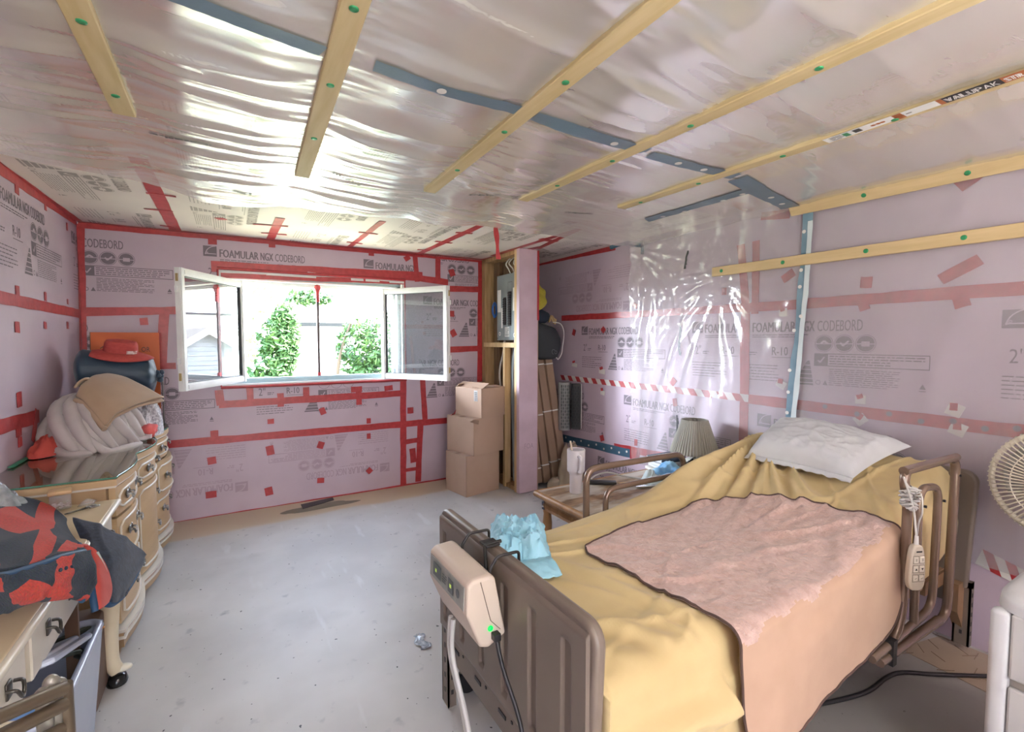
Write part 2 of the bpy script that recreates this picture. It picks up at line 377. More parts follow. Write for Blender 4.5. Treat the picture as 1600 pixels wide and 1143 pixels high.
def patch(par,wall,c,w,h,ang=0,m=None,off=.0022):
    axv={'b':('y',WB),'r':('x',WR),'l':('x',WL),'c':('z',HC)}[wall]; P=at(*c,*axv)
    u,v={'b':((1,0,0),(0,0,1)),'r':((0,-1,0),(0,0,1)),'l':((0,1,0),(0,0,1)),'c':((0,1,0),(1,0,0))}[wall]
    u,v=V(u),V(v); a=R(ang); d=u*math.cos(a)+v*math.sin(a)
    return strip(par,wall,P-d*w/2,P+d*w/2,h,m,'tape_patch',False,off,seg=.05,jit=.002)
def candy(par,wall,a,b,w,n,name='striped_tape',off=.0032): # red and white barrier tape: the band and its red slants
    axv={'r':('x',WR)}[wall]; A,B=at(*a,*axv),at(*b,*axv); nrm=V((-1,0,0)); o=strip(par,wall,A,B,w,tape_w,name,False,off)
    d=(B-A); L=d.length; d.normalize(); up=nrm.cross(d); up=-up if up.z<0 else up; mb=MB(); q=L/n
    for i in range(n):
        p=A+d*(i*q)+nrm*(off+.0032); r=A+d*(i*q+q*.5)+nrm*(off+.0032)
        mb.add([p-up*w*.5+d*w*.7,r-up*w*.5+d*w*.7,r+up*w*.5,p+up*w*.5],[(0,1,2,3)])
    mb.build('red_slant',tape,o); return o
wood_sheath=mat('sheathing',(.34,.25,.15),.8)
# window wall
X0,X1,Z0,Z1=-.06,1.467,1.056,2.0
wb=shell('wall_back',(0,WB,0))
sh=MB()
for a,b in (((WL-.2,WB+.05,-.1),(X0,WB+.19,HC+.1)),((X1,WB+.05,-.1),(WR+.2,WB+.19,HC+.1)),((X0,WB+.05,-.1),(X1,WB+.19,Z0)),((X0,WB+.05,Z1),(X1,WB+.19,HC+.1))): sh.mm(a,b)
sh.build('sheathing',wood_sheath,wb)
XN=2.29
board(wb,'b',[(WL,1.662),(X0,1.662),(X0,Z1),(1.62,Z1),(1.62,HC),(WL,HC)],[(-1.4,HC,WL,X0,0),(-.16,HC,WL,1.6,0),(1.086,HC,WL,1.6,0)])
board(wb,'b',[(1.62,2.05),(1.82,2.05),(1.82,HC),(1.62,HC)])
board(wb,'b',[(1.82,1.96),(XN+.05,1.96),(XN+.05,HC),(1.82,HC)],[(1.42,HC+.13,1.84,XN,0)])
board(wb,'b',[(WL,1.2),(-.43,1.2),(-.43,1.662),(WL,1.662)],[(-1.62,1.662,WL,-.45,0)])
board(wb,'b',[(-.43,1.2),(X0,1.2),(X0,1.662),(-.43,1.662)])
board(wb,'b',[(X1,1.345),(1.62,1.345),(1.62,2.0),(X1,2.0)])
board(wb,'b',[(1.62,1.345),(XN+.05,1.345),(XN+.05,1.96),(1.82,1.96),(1.82,2.05),(1.62,2.05)],[(1.66,1.96,1.64,XN,0)])
board(wb,'b',[(WL,.65),(X0,.65),(X0,1.2),(WL,1.2)],[(-1.155,1.26,WL,X0,0)])
board(wb,'b',[(X0,.65),(1.447,.65),(1.447,1.056),(X0,1.056)],[(.17,1.29,X0,1.44,0)])
board(wb,'b',[(1.447,.65),(1.62,.65),(1.62,1.345),(1.467,1.345),(1.467,1.056),(1.447,1.056)])
board(wb,'b',[(1.62,.65),(XN+.05,.65),(XN+.05,1.345),(1.62,1.345)],[(1.3,1.345,1.64,XN,0)])
board(wb,'b',[(WL,0),(1.43,0),(1.43,.65),(WL,.65)],[(.1,.08,WL,1.4,1),(1.3,.08,WL,1.4,1)],ink_f)
board(wb,'b',[(1.43,0),(1.62,0),(1.62,.65),(1.43,.65)])
board(wb,'b',[(1.62,0),(XN+.05,0),(XN+.05,.65),(1.62,.65)])
T=lambda a,b,w,**k: strip(wb,'b',a,b,w,**k)
T((122,349),(755,406),.06); T((125,350),(131,640),.05); T((127,487),(275,485),.06); T((257,486),(252,575),.065); T((246,572),(275,571),.05)
T((330,416),(660,432),.085); T((345,430),(632,441),.04,off=.004); T((342,609),(345,633),.06); T((342,632),(630,614),.06); T((345,606),(632,594),.02,off=.004); T((630,592),(630,760),.06)
T((262,694),(705,656),.06); T((250,823),(703,748),.045); T((648,399),(652,440),.05); T((684,403),(684,442),.055); T((648,433),(700,441),.06)
T((700,451),(750,452),.06); T((703,546),(750,544),.06); T((660,592),(664,655),.055); T((657,655),(653,752),.06); T((644,700),(646,722),.06,off=.004); T((630,735),(655,731),.035); T((632,690),(658,686),.05)
T((751,404),(748,772),.06)
for c in ((390,601),(478,601.5),(560,608),(438,611)): T((c[0],c[1]+3),(c[0]+1,c[1]+24),.05)
for c,w_,h_,a in (((225,502),.05,.055,4),((411,420),.09,.03,0),((553,424),.07,.045,0),((423,658),.05,.045,0),((335,677),.055,.05,0),((504,642),.05,.06,20),((576,657),.04,.05,0),((576,681),.035,.05,0),((501,695),.055,.06,-20),((422,703),.06,.08,8),((331,719),.06,.06,5),((577,735),.05,.05,40),((501,750),.06,.045,-3),((420,767),.06,.07,8),((330,772),.075,.055,0),((641,641),.06,.06,0),((557,608),.1,.055,0),((607,606),.08,.05,5),((332,377),.06,.05,0),((425,382),.05,.05,0),((580,396),.05,.04,0),((636,403),.06,.05,35),((706,426),.06,.07,20),((706,490),.05,.06,0),((708,520),.06,.07,30)): patch(wb,'b',c,w_,h_,a)
for c in ((490,428),(600,437)): patch(wb,'b',c,.10,.024,-2,white_v,.0045)
# left hand wall
wl=shell('wall_left',(WL,0,0)); MB().mm((WL-.2,WREAR-.2,-.1),(WL-.045,WB+.2,HC+.1)).build('sheathing',wood_sheath,wl)
for (z0,z1) in ((1.662,HC),(1.052,1.662),(.44,1.052),(0,.44)):
    for y0,y1 in ((2.16,WB),(-.28,2.16),(WREAR,-.28)):
        pr=[]
        if z1==HC and y1==WB: pr=[(3.08,HC,y0,y1,0),(4.37,HC,y0,y1,0)]
        elif z1==HC: pr=[(1.7,HC,y0,y1,0),(.4,HC,y0,y1,0)] if y1==2.16 else []
        board(wl,'l',[(y0,z0),(y1,z0),(y1,z1),(y0,z1)],pr)
T=lambda a,b,w,**k: strip(wl,'l',a,b,w,**k)
T((-60,220),(121,346),.075); T((121,350),(127,620),.04); T((-60,452),(124,490),.06); T((-40,677),(60,650),.07); T((50,690),(56,640),.05,off=.004)
for c,w_,h_,a in (((25,292),.05,.07,0),((70,322),.035,.05,0),((104,354),.03,.05,0),((26,454),.05,.05,0),((70,463),.035,.05,0),((105,471),.03,.035,0),((26,511),.06,.055,0),((70,508),.045,.04,0),((105,508),.04,.045,0),((29,624),.06,.075,0),((28,672),.07,.06,0),((30,690),.05,.05,0),((31,735),.05,.06,0),((28,755),.07,.06,0)): patch(wl,'l',c,w_,h_,a)
# right hand wall
wr=shell('wall_right',(WR,0,0)); MB().mm((WR+.045,WREAR-.2,-.1),(WR+.2,WB+.2,HC+.1)).build('sheathing',wood_sheath,wr)
YJ=1.915
for z0,z1,prA,prB in ((1.657,HC,[(3.0,1.60,4.4,2.95,1)],[]),(1.047,1.657,[(3.655,1.657,4.3,YJ,0),(2.363,1.657,4.3,YJ,0)],[(2.0,1.657,YJ,-.5,0),(.716,1.657,YJ,-.5,0)]),(.437,1.047,[(4.356,1.03,4.3,YJ,0),(3.066,1.047,4.3,YJ,0)],[(1.84,1.047,YJ,-.5,0)]),(0,.437,[(3.4,.437,4.3,YJ,0)],[])):
    board(wr,'r',[(4.35,z0),(YJ,z0),(YJ,z1),(4.35,z1)],prA,ink_f if z1==HC else ink)
    board(wr,'r',[(WB,z0),(4.35,z0),(4.35,z1),(WB,z1)])
    for y0,y1 in ((YJ,-.52),(-.52,WREAR)): board(wr,'r',[(y0,z0),(y1,z0),(y1,z1),(y0,z1)],prB if y0==YJ else [])
T=lambda a,b,w,**k: strip(wr,'r',a,b,w,**k)
T((840,412),(962,386),.05); T((878,497),(1175,480),.055); T((1175,480),(1660,446),.06); T((1158,382),(1166,490),.055); T((1182,376),(1180,490),.05); T((1165,490),(1162,700),.065)
T((1170,623),(1660,681),.062); T((960,697),(1150,735),.06); T((1190,338),(1235,334),.05)
T((880,684),(985,708),.075,m=tape_b); T((985,709),(1000,713),.075,off=.004)
candy(wr,'r',(876,589),(1170,622),.05,17); candy(wr,'r',(1530,868),(1680,945),.08,4)
mb=MB()
for k in range(9):
    P=at(lerp(885,980,k/8),lerp(685,707,k/8)+(2 if k%2 else -2),'x',WR); mb.lathe([(.010,0),(.010,.001)],P+V((-.0065,0,0)),10,MX.Rotation(-PI/2,3,'Y'))
mb.build('tape_emblem',tape_w,wr)
mb=MB()
for k in range(8):
    P=at(lerp(1240,1590,k/7),lerp(632,672,k/7)+(-3 if k%2 else 3),'x',WR); mb.lathe([(.014,0),(.014,.001)],P+V((-.0065,0,0)),10,MX.Rotation(-PI/2,3,'Y'))
mb.build('tape_emblem',mat('tape_emblem_grey',(.2,.12,.16),.5),wr)
for c,w_,h_,a,t2 in (((1132,455),.035,.05,0,0),((1232,431),.08,.05,30,0),((1354,441),.055,.06,-4,0),((1500,421),.16,.055,30,0),((1516,279),.1,.06,35,0),((1350,478),.05,.045,20,0),((1503,472),.06,.05,15,0),((993,477),.05,.04,-30,0),((897,519),.06,.045,70,0),((943,515),.05,.05,45,0),((898,570),.035,.08,85,1),((941,580),.045,.085,85,1),((942,613),.045,.06,80,1),((941,684),.05,.055,20,0),((994,691),.035,.055,0,0),((1345,624),.05,.045,0,1),((1492,640),.06,.06,70,1),((1497,670),.06,.06,70,1),((1345,655),.06,.05,40,1),((1224,488),.05,.05,0,1),((1221,600),.05,.06,60,1),((1052,596),.06,.05,50,0),((1055,628),.04,.06,10,0)):
    o=patch(wr,'r',c,w_,h_,a,tape_w if t2 else None)
    if t2: patch(wr,'r',(c[0]-1,c[1]-5),w_*.6,h_*.5,a+20,None,.0042)
# wall behind the standing point, with an opening added to let in fill light
wq=shell('wall_rear',(0,WREAR,0)); mb=MB()
mb.mm((WL-.2,WREAR-.2,-.1),(-.5,WREAR,HC+.1)).mm((.42,WREAR-.2,-.1),(WR+.2,WREAR,HC+.1)).mm((-.5,WREAR-.2,2.05),(.42,WREAR,HC+.1))
mb.build('rear_boarding',foam,wq)
# ceiling
ce=shell('ceiling',(0,0,HC)); MB().mm((WL-.3,WREAR-.3,HC+.046),(WR+.3,WB+.3,HC+.3)).build('sheathing',wood_sheath,ce)
xs=[WL-.0,-.34,.30,.95,1.59,2.25,WR]
for i in range(6):
    for y0,y1 in ((2.1,WB),(-.35,2.1),(WREAR,-.35)):
        pr=[]
        if y1==WB: pr=[(2.72 if i%2==0 else 3.25,xs[i+1],y0,y1,0)]+([(1.4 if i%2==0 else 1.95,xs[i+1],y0,y1,0)])+([(4.02,xs[i+1],y0,y1,0)] if i%2==0 else [])
        elif i in (3,4): pr=[(.6,xs[i+1],y0,y1,0)]
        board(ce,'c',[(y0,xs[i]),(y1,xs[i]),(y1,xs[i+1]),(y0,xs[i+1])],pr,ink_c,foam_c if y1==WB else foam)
T=lambda a,b,w,**k: strip(ce,'c',a,b,w,**k)
T((122,346),(755,405),.05); T((-60,216),(121,344),.05); T((215,246),(276,362),.075); T((183,258),(268,268),.032,off=.004); T((225,325),(270,329),.025,off=.004); T((228,300),(275,306),.025,off=.004); T((250,351),(272,354),.025,off=.004)
T((438,340),(420,378),.06); T((408,363),(448,366),.025,off=.004); T((395,349),(450,353),.025,off=.004)
T((598,345),(545,386),.045); T((542,377),(566,380),.03,off=.004); T((560,362),(590,365),.03,off=.004)
T((750,352),(648,399),.06); T((680,376),(706,379),.035,off=.004); T((712,362),(738,364),.035,off=.004); T((652,389),(672,390),.03,off=.004)
T((840,388),(905,357),.05); T((905,357),(770,399),.05); T((755,405),(845,385),.06); T((845,372),(868,377),.06,off=.004)
patch(ce,'c',(345,341),.05,.06,30)
for y in (2.857+.02,): pass
# --- vent slot cut in the floor by the window wall
vt=thing('floor_vent','dark rectangular floor vent slot with torn grey paper around it, below the window','vent',(.66,4.3,0))
P=[at(*q,'z',.001) for q in ((470,788),(520,777),(522,781),(473,795))]; M4=lambda z: [V((p.x,p.y,z)) for p in P]
MB().hexa(M4(.001)+M4(.004)).build('slot',dark,vt)
def blob(u,v):
    a=2*PI*u; r=v*(1+.35*mn.noise(V((math.cos(a)*1.3,math.sin(a)*1.3,4)))); return V((.62+.30*r*math.cos(a),4.31+.075*r*math.sin(a),.0005+.003*mn.noise(V((u*9,v*5,1)))*v+.001))
MB().grid(blob,30,5,cu=True).build('torn_paper',mat('torn_paper',(.24,.22,.19),.9),vt,smooth=60)
# ================================================================ WINDOW (opening between X0..X1, Z0..Z1)
win=shell('window_1',((X0+X1)/2,WB,Z0))
mb=MB(); YO=WB+.19
mb.mm((X0-.0,WB-.004,Z0),(X0+.022,YO,Z1)).mm((X1-.022,WB-.004,Z0),(X1,YO,Z1)).mm((X0,WB-.006,Z1-.022),(X1,YO,Z1)).mm((X0,WB-.010,Z0),(X1,YO,Z0+.018))
mb.build('jamb_lining',white_v,win)
mb=MB(); a=.045
for y0,y1,q in ((WB+.05,WB+.12,.045),(WB+.12,WB+.17,.075)):
    mb.mm((X0+.02,y0,Z0+.015),(X0+.02+q*.8,y1,Z1-.02)).mm((X1-.02-q*.8,y0,Z0+.015),(X1-.02,y1,Z1-.02)).mm((X0+.02,y0,Z1-.02-q),(X1-.02,y1,Z1-.02)).mm((X0+.02,y0,Z0+.012),(X1-.02,y1,Z0+.012+q*.55))
mb.build('window_frame',white_v,win)
mb=MB()
for k,y in enumerate((WB+.02,WB+.048,WB+.09)): mb.mm((X0+.03,y,Z0+.018+.008*k),(X1-.03,y+.006,Z0+.03+.012*k)); mb.mm((X0+.03,y,Z1-.04-.012*k),(X1-.03,y+.006,Z1-.03-.008*k))
mb.build('track_gasket',mat('track_grey',(.30,.38,.38),.4),win)
cx=.70
MB().rbox((cx,WB+.13,(Z0+Z1)/2),(.022,.03,Z1-Z0-.06),.006).build('centre_post',mat('dark_post',(.09,.06,.06),.5),win)
mb=MB(); mb.lathe([(.022,1.93),(.03,1.90),(.016,1.86),(.017,1.78)],(cx,WB+.12,0),10); mb.lathe([(.018,1.08),(.017,1.14)],(cx,WB+.12,0),10); mb.build('tape_wrap',tape,win,smooth=50)
# red tape lip round the opening
mb=MB(); mb.tube([(X0-.01,WB-.012,Z0-.008),(X1+.01,WB-.012,Z0-.008)],.012,8); mb.tube([(X0-.01,WB-.012,Z1+.01),(X1+.01,WB-.012,Z1+.012)],.012,8); mb.tube([(X1+.006,WB-.006,Z0),(X1+.006,WB-.006,Z1)],.007,8); mb.tube([(X0-.006,WB-.006,Z0),(X0-.006,WB-.006,Z1)],.007,8)
mb.build('tape_lip',tape,win,smooth=50)
# glass
gl=bpy.data.materials.new('sash_glass'); gl.use_nodes=True; n_,l_=N(gl); n_.clear()
ou=n_.new('ShaderNodeOutputMaterial'); mx=n_.new('ShaderNodeMixShader'); tr=n_.new('ShaderNodeBsdfTransparent'); gs=n_.new('ShaderNodeBsdfGlossy'); fr=n_.new('ShaderNodeLayerWeight')
fr.inputs['Blend'].default_value=.32; gs.inputs['Roughness'].default_value=.01; tr.inputs[0].default_value=(.82,.88,.88,1)
ml=n_.new('ShaderNodeMath'); ml.operation='MULTIPLY_ADD'; l_.new(fr.outputs['Facing'],ml.inputs[0]); ml.inputs[1].default_value=.75; ml.inputs[2].default_value=.10
l_.new(ml.outputs[0],mx.inputs[0]); l_.new(tr.outputs[0],mx.inputs[1]); l_.new(gs.outputs[0],mx.inputs[2]); l_.new(mx.outputs[0],ou.inputs[0])
scr=bpy.data.materials.new('insect_screen'); scr.use_nodes=True; n_,l_=N(scr); n_.clear()
ou=n_.new('ShaderNodeOutputMaterial'); mx=n_.new('ShaderNodeMixShader'); tr=n_.new('ShaderNodeBsdfTransparent'); df=n_.new('ShaderNodeBsdfPrincipled'); df.inputs['Base Color'].default_value=(.30,.33,.36,1); df.inputs['Roughness'].default_value=.6
t=n_.new('ShaderNodeTexCoord'); q=n_.new('ShaderNodeTexNoise'); q.inputs['Scale'].default_value=220; l_.new(t.outputs['Object'],q.inputs['Vector']); r=n_.new('ShaderNodeMapRange'); r.inputs['From Min'].default_value=.3; r.inputs['From Max'].default_value=.7; r.inputs['To Min'].default_value=.15; r.inputs['To Max'].default_value=.45; l_.new(q.outputs['Fac'],r.inputs['Value'])
l_.new(r.outputs[0],mx.inputs[0]); l_.new(tr.outputs[0],mx.inputs[1]); l_.new(df.outputs[0],mx.inputs[2]); l_.new(mx.outputs[0],ou.inputs[0])
def sash(name,h,f,z0,z1,label,screen):
    r=thing(name,label,'window sash',(h[0],h[1],z0))
    h,f=V((h[0],h[1],0)),V((f[0],f[1],0)); d=(f-h); L=d.length; d.normalize(); n=V((0,0,1)).cross(d); n=-n if n.dot(V((0,-1,0))-V((0,0,0)))<0 and False else n
    M=frame((h.x,h.y,z0),d,(0,0,1),-n) # u along the sash, v up, w out of the pane
    H=z1-z0; fw=.05; th=.032
    def bar(u0,v0,u1,v1,t=th,mbx=None,o=0): 
        p=[M@V(q) for q in ((u0,v0,-t/2+o),(u1,v0,-t/2+o),(u1,v0,t/2+o),(u0,v0,t/2+o),(u0,v1,-t/2+o),(u1,v1,-t/2+o),(u1,v1,t/2+o),(u0,v1,t/2+o))]; mbx.hexa(p)
    for a in ((0,0,fw,H),(L-fw,0,L,H),(fw,0,L-fw,fw),(fw,H-fw,L-fw,H)):
        m1=MB(); bar(*a,th,m1); bar(a[0]+(.012 if a[2]-a[0]<.2 else 0),a[1]+(.012 if a[3]-a[1]<.2 else 0),a[2]-(.012 if a[2]-a[0]<.2 else 0),a[3]-(.012 if a[3]-a[1]<.2 else 0),th+.014,m1); m1.build('sash_rail',white_v,r)
    m1=MB(); g=.006
    for a in ((fw,fw,fw+g,H-fw),(L-fw-g,fw,L-fw,H-fw),(fw,fw,L-fw,fw+g),(fw,H-fw-g,L-fw,H-fw)): bar(*a,.02,m1)
    m1.build('gasket',seal,r)
    m1=MB(); m1.add([M@V(q) for q in ((fw,fw,0),(L-fw,fw,0),(L-fw,H-fw,0),(fw,H-fw,0))],[(0,1,2,3)]); m1.build('pane',gl,r)
    if screen:
        m1=MB(); m1.add([M@V(q) for q in ((fw,fw,screen),(L-fw,fw,screen),(L-fw,H-fw,screen),(fw,H-fw,screen))],[(0,1,2,3)]); m1.build('insect_screen',scr,r)
    m1=MB(); 
    for v in (.07,H-.09): m1=MB(); bar(L,v,L+.006,v+.05,.014,m1); m1.build('keeper',mat('brass_keeper',(.55,.42,.2),.4,metal=.6) if 'brass_keeper' not in MATS else MATS['brass_keeper'],r)
    for v in (.22,.8): m1=MB(); bar(L-.001,H*v,L+.02,H*(v+.05),.012,m1); m1.build('latch',white_v,r)
    return r
sash('casement_sash',(.10,4.49),(-.283,3.80),1.095,1.908,'white casement sash open on the dresser side of the window, mirroring a gabled garage',0)
sash('casement_sash',(1.24,4.49),(1.655,3.87),1.075,1.908,'white casement sash standing open toward the breaker panel, backed with grey insect screen',-.012)
# ================================================================ STUB WALL WITH THE ELECTRICAL PANEL
st=shell('wall_stub',(2.38,3.8,0))
MB().mm((2.445,3.775,0),(2.478,WB,HC)).build('plywood_back',ply,st)
for (a,b,mm_) in (((2.30,4.43,0),(2.44,4.47,HC),stud),((2.31,4.485,0),(2.44,4.522,HC),stud),((2.40,4.30,0),(2.44,4.42,HC),ply),((2.285,3.772,0),(2.44,3.812,HC),stud_l),((2.35,3.815,0),(2.44,3.853,HC),stud)):
    MB().mm(a,b).build('stud',mm_,st)
MB().mm((2.285,3.815,1.365),(2.35,4.43,1.41)).build('blocking',stud_l,st); MB().mm((2.36,3.855,.93),(2.44,4.02,1.03)).build('blocking',stud,st)
MB().mm((2.285,3.99,0),(2.35,4.028,HC-2.0+1.09)).build('stud',stud_l,st); o=MB().mm((2.40,3.90,0),(2.44,3.93,1.36)).build('stud',stud_l,st)
MB().mm((2.30,3.775,0),(2.44,4.47,.038)).build('bottom_plate',stud,st); MB().mm((2.30,3.775,HC-.04),(2.44,4.47,HC-.003)).build('top_plate',stud,st)
fr_=MB(); fr_.rbox((2.385,3.745,HC/2),(.205,.05,HC-.006),.004,seg=1); o=fr_.build('foam_board',mat('foam_stub',(.60,.46,.53),.55,col2=(.52,.39,.45),nscale=5,bump=.2),st)
I=Ink(frame((2.3,3.7195,.42),(1,0,0),(0,0,1),(0,-1,0))); I.text('FOA',.04,.0,.05,.1); I.build('board_print',ink_f,o)
MB().mm((2.484,3.722,0),(2.494,3.80,HC-.005)).build('foam_edge',mat('foam_edge_brown',(.36,.22,.15),.8),st)
mb=MB(); mb.mm((2.478,3.716,1.62),(2.498,3.76,HC-.01)); mb.build('tape_strip',tape,st)
# electrical panel
ep=thing('electrical_panel','grey electrical breaker panel with white labels, screwed between the studs','electrical panel',(2.37,4.0,1.43))
grey_p=mat('panel_grey',(.27,.32,.325),.4,metal=.2); lab=mat('paper_white',(.80,.80,.78),.6)
PY0,PY1,PZ0,PZ1=3.835,4.235,1.432,2.075; PX=2.335
MB().mm((PX+.012,PY0+.012,PZ0+.012),(2.43,PY1-.012,PZ1-.012)).build('box',grey_p,ep); MB().rbox((PX+.006,(PY0+PY1)/2,(PZ0+PZ1)/2),(.012,PY1-PY0,PZ1-PZ0),.004).build('cover',grey_p,ep)
Mp=frame((PX-.0005,PY1,PZ0),(0,-1,0),(0,0,1),(-1,0,0)); W=PY1-PY0; Hh=PZ1-PZ0
cv=ep.children[-1] if False else bpy.data.objects['cover']
for q in ((.015,.28,.085,.50),(W-.085,.28,W-.02,.50),(.16,.035,.25,.13),(.09,.12,.12,.32)): I=Ink(Mp); I.rect(*q); I.build('label_sheet',lab,cv)
for q in ((.06,.065,.02),(W-.055,.05,.022)): I=Ink(Mp); I.disc(*q); I.build('round_sticker',lab,cv)
I=Ink(Mp); I.para(.17,.24,.045,.12,5,.008,4); I.disc(.06,.065,.008,z=.002); I.disc(W-.055,.05,.009,z=.002); I.line(.225,.40,.225,.56,.003); I.line(.30,.42,.30,.56,.003); I.line(.225,.56,.30,.56,.003); I.rect(.13,.15,.19,.42,z=.001); I.rect(.22,.14,.29,.47,z=.001); I.build('label_print',dark,cv)
brk=mat('breaker_black',(.03,.03,.032),.4)
for col,(u0,z0,n) in enumerate(((.135,.16,11),(.225,.15,14))):
    for k in range(n):
        q=MB(); p=Mp@V((u0+.028,z0+.012+k*.0225,.004)); q.box(p,(.012,.05,.017)); q.box(p+V((-.008,(-.012 if col else .012),0)),(.01,.012,.008)); q.build('breaker',brk,ep)
mb=MB()
for u,v in ((.02,.02),(W-.02,.02),(.02,Hh-.02),(W-.02,Hh-.02)): MB().lathe([(.007,0),(.005,.003)],Mp@V((u,v,0)),8,MX.Rotation(-PI/2,3,'Y')).build('screw',steel,ep)
cw=mat('cable_white',(.72,.70,.64),.5); cg=mat('cable_grey',(.30,.36,.40),.45)
for i,(y,dx) in enumerate(((4.03,.0),(3.955,.01),(3.885,.0))):
    tag(MB().tube(bez([(2.38,y,2.06),(2.36,y+.01,2.12),(2.34-dx,y+.03,2.17),(2.37,y+.02,2.22),(2.38,y+.01,HC-.05)],6),.007,8).build('house_cable',cw,smooth=60),['white house cable rising from the breaker panel, under the red strap','white house cable bending above the middle of the breaker panel','white house cable rising above the breaker panel beside the light front stud'][i],'cable','cables above the breaker panel')
tag(MB().tube(bez([(2.38,4.15,1.44),(2.37,4.17,1.30),(2.34,4.19,1.1),(2.36,4.17,.8),(2.38,4.15,.05)],6),.011,8).build('house_cable',cw,smooth=60),'white cable hanging below the breaker panel beside the rear studs','cable')
for i,y in enumerate((3.955,3.93)): tag(MB().tube(bez([(2.38,y,1.44),(2.355,y+.01,1.2),(2.36,y+.02,.9),(2.38,y+.02,.05)],6),.012,8).build('conduit_cable',cg,smooth=60),['grey supply cable under the breaker panel, beside the short light stud','grey supply cable under the breaker panel, beside the plywood'][i],'cable')
bl=mat('cable_blue',(.02,.12,.42),.4)
mb=MB()
for k in range(4): mb.tube([(2.33+.02*math.cos(a),4.275,1.74+.075*math.sin(a)+.004*k) for a in [2*PI*i/16 for i in range(16)]],.009,6,closed=True) if k==0 else mb.tube([(2.325+.024*math.cos(a)+.004*k,4.27+.008*k,1.74+(.07-.006*k)*math.sin(a)) for a in [2*PI*i/16 for i in range(16)]],.008,6,closed=True)
tag(mb.build('cable_coil',bl,smooth=60),'coil of blue cable hung beside the breaker panel','cable')
# red strap hanging from the ceiling
A=at(775,343,'y',3.05); strap_t=V((1.668,3.02,HC-.05)); 
tag(MB().grid(lambda u,v: V((1.70+(u-.5)*(.034+.006*math.sin(v*7))+.022*v,3.1+.004*math.sin(v*9+u*2),HC-.012-.232*v)),4,12).build('hanging_tape',tape,solid=.0015),'loose red tape tail dangling from the ceiling above the cardboard boxes','tape')
# ================================================================ PLASTIC SHEETS
def poly_mat(name,haze,col,rough,bump,bs,stretch,fk):
    m=bpy.data.materials.new(name); m.use_nodes=True; n,l=N(m); p=n['Principled BSDF']; o=n['Material Output']
    p.inputs['Base Color'].default_value=(*col,1); p.inputs['Roughness'].default_value=rough; p.inputs['Specular IOR Level'].default_value=.9
    t=n.new('ShaderNodeTexCoord'); mp=n.new('ShaderNodeMapping'); mp.inputs['Scale'].default_value=stretch; l.new(t.outputs['Object'],mp.inputs[0])
    q=n.new('ShaderNodeTexNoise'); q.inputs['Scale'].default_value=bs; q.inputs['Detail'].default_value=4; q.inputs['Distortion'].default_value=.6; l.new(mp.outputs[0],q.inputs['Vector'])
    b=n.new('ShaderNodeBump'); b.inputs['Strength'].default_value=bump; b.inputs['Distance'].default_value=.01; l.new(q.outputs['Fac'],b.inputs['Height']); l.new(b.outputs[0],p.inputs['Normal'])
    tr=n.new('ShaderNodeBsdfTransparent'); gs=n.new('ShaderNodeBsdfGlossy'); gs.inputs['Roughness'].default_value=rough*.8; gs.inputs[0].default_value=(1,1,1,1); l.new(b.outputs[0],gs.inputs['Normal'])
    m1=n.new('ShaderNodeMixShader'); m1.inputs[0].default_value=haze; l.new(tr.outputs[0],m1.inputs[1]); l.new(p.outputs[0],m1.inputs[2])
    lw=n.new('ShaderNodeLayerWeight'); lw.inputs['Blend'].default_value=.25; l.new(b.outputs[0],lw.inputs['Normal'])
    ml=n.new('ShaderNodeMath'); ml.operation='MULTIPLY_ADD'; l.new(lw.outputs['Fresnel'],ml.inputs[0]); ml.inputs[1].default_value=fk; ml.inputs[2].default_value=.02
    m2=n.new('ShaderNodeMixShader'); l.new(ml.outputs[0],m2.inputs[0]); l.new(m1.outputs[0],m2.inputs[1]); l.new(gs.outputs[0],m2.inputs[2]); l.new(m2.outputs[0],o.inputs[0]); return m
poly_c=poly_mat('polythene_ceiling',.60,(.88,.84,.74),.25,.12,3.2,(1,3.5,1),.40)
poly_w=poly_mat('polythene_wall',.30,(.78,.77,.80),.16,.3,5,(1,2.2,.9),.55)
BX=[-.301,.31,.945,1.53,2.105]
def edge_y(x): return interp([(-.92,2.82),(-.5,2.92),(-.05,3.28),(.5,3.12),(1.2,3.02),(1.75,2.97),(2.4,3.0),(2.95,2.93)],x)
def polyz(x,y):
    s=min(abs(x-b) for b in BX+[WL,WR-.03]); pin=sst(.0,.22,s)
    yy=y-.07*x+.04*mn.noise(V((x*.8,y*1.5,4)))
    k=.8*ridge(mn.noise(V((x*.45+5,yy*4.6,1.7))))**2.5+.5*ridge(mn.noise(V((x*.8,yy*8.5,5.2))))**3+.5*mn.noise(V((x*.6,yy*3.6,3.1)))
    g=math.exp(-s/.07)*abs(mn.noise(V((round(x/.6)*7,y*22,2))))
    z=HC-.030-pin*(.008+.019*k*(1-.45*sst(1.0,2.0,x)))-.005*(1-pin)*k-.010*g
    z-=.018*sst(.5,0,edge_y(x)-y)*(.6+.6*mn.noise(V((x*3,y*2,5))))
    if x>2.55: z-=.03*sst(2.55,2.93,x)*(.7+.5*mn.noise(V((x*4,y*4,9))))
    return min(z,HC-.012)
def fc(u,v):
    x=lerp(WL+.012,WR-.012,u); y=lerp(-1.9,edge_y(x)+.02*mn.noise(V((x*6,0,1))),v**.8); return V((x,y,polyz(x,y)))
ps=MB().grid(fc,220,420).build('ceiling_plastic_sheet',poly_c,smooth=80)
tag(ps,'clear crinkled plastic sheet stapled under the ceiling foam and held by the battens','plastic sheet')
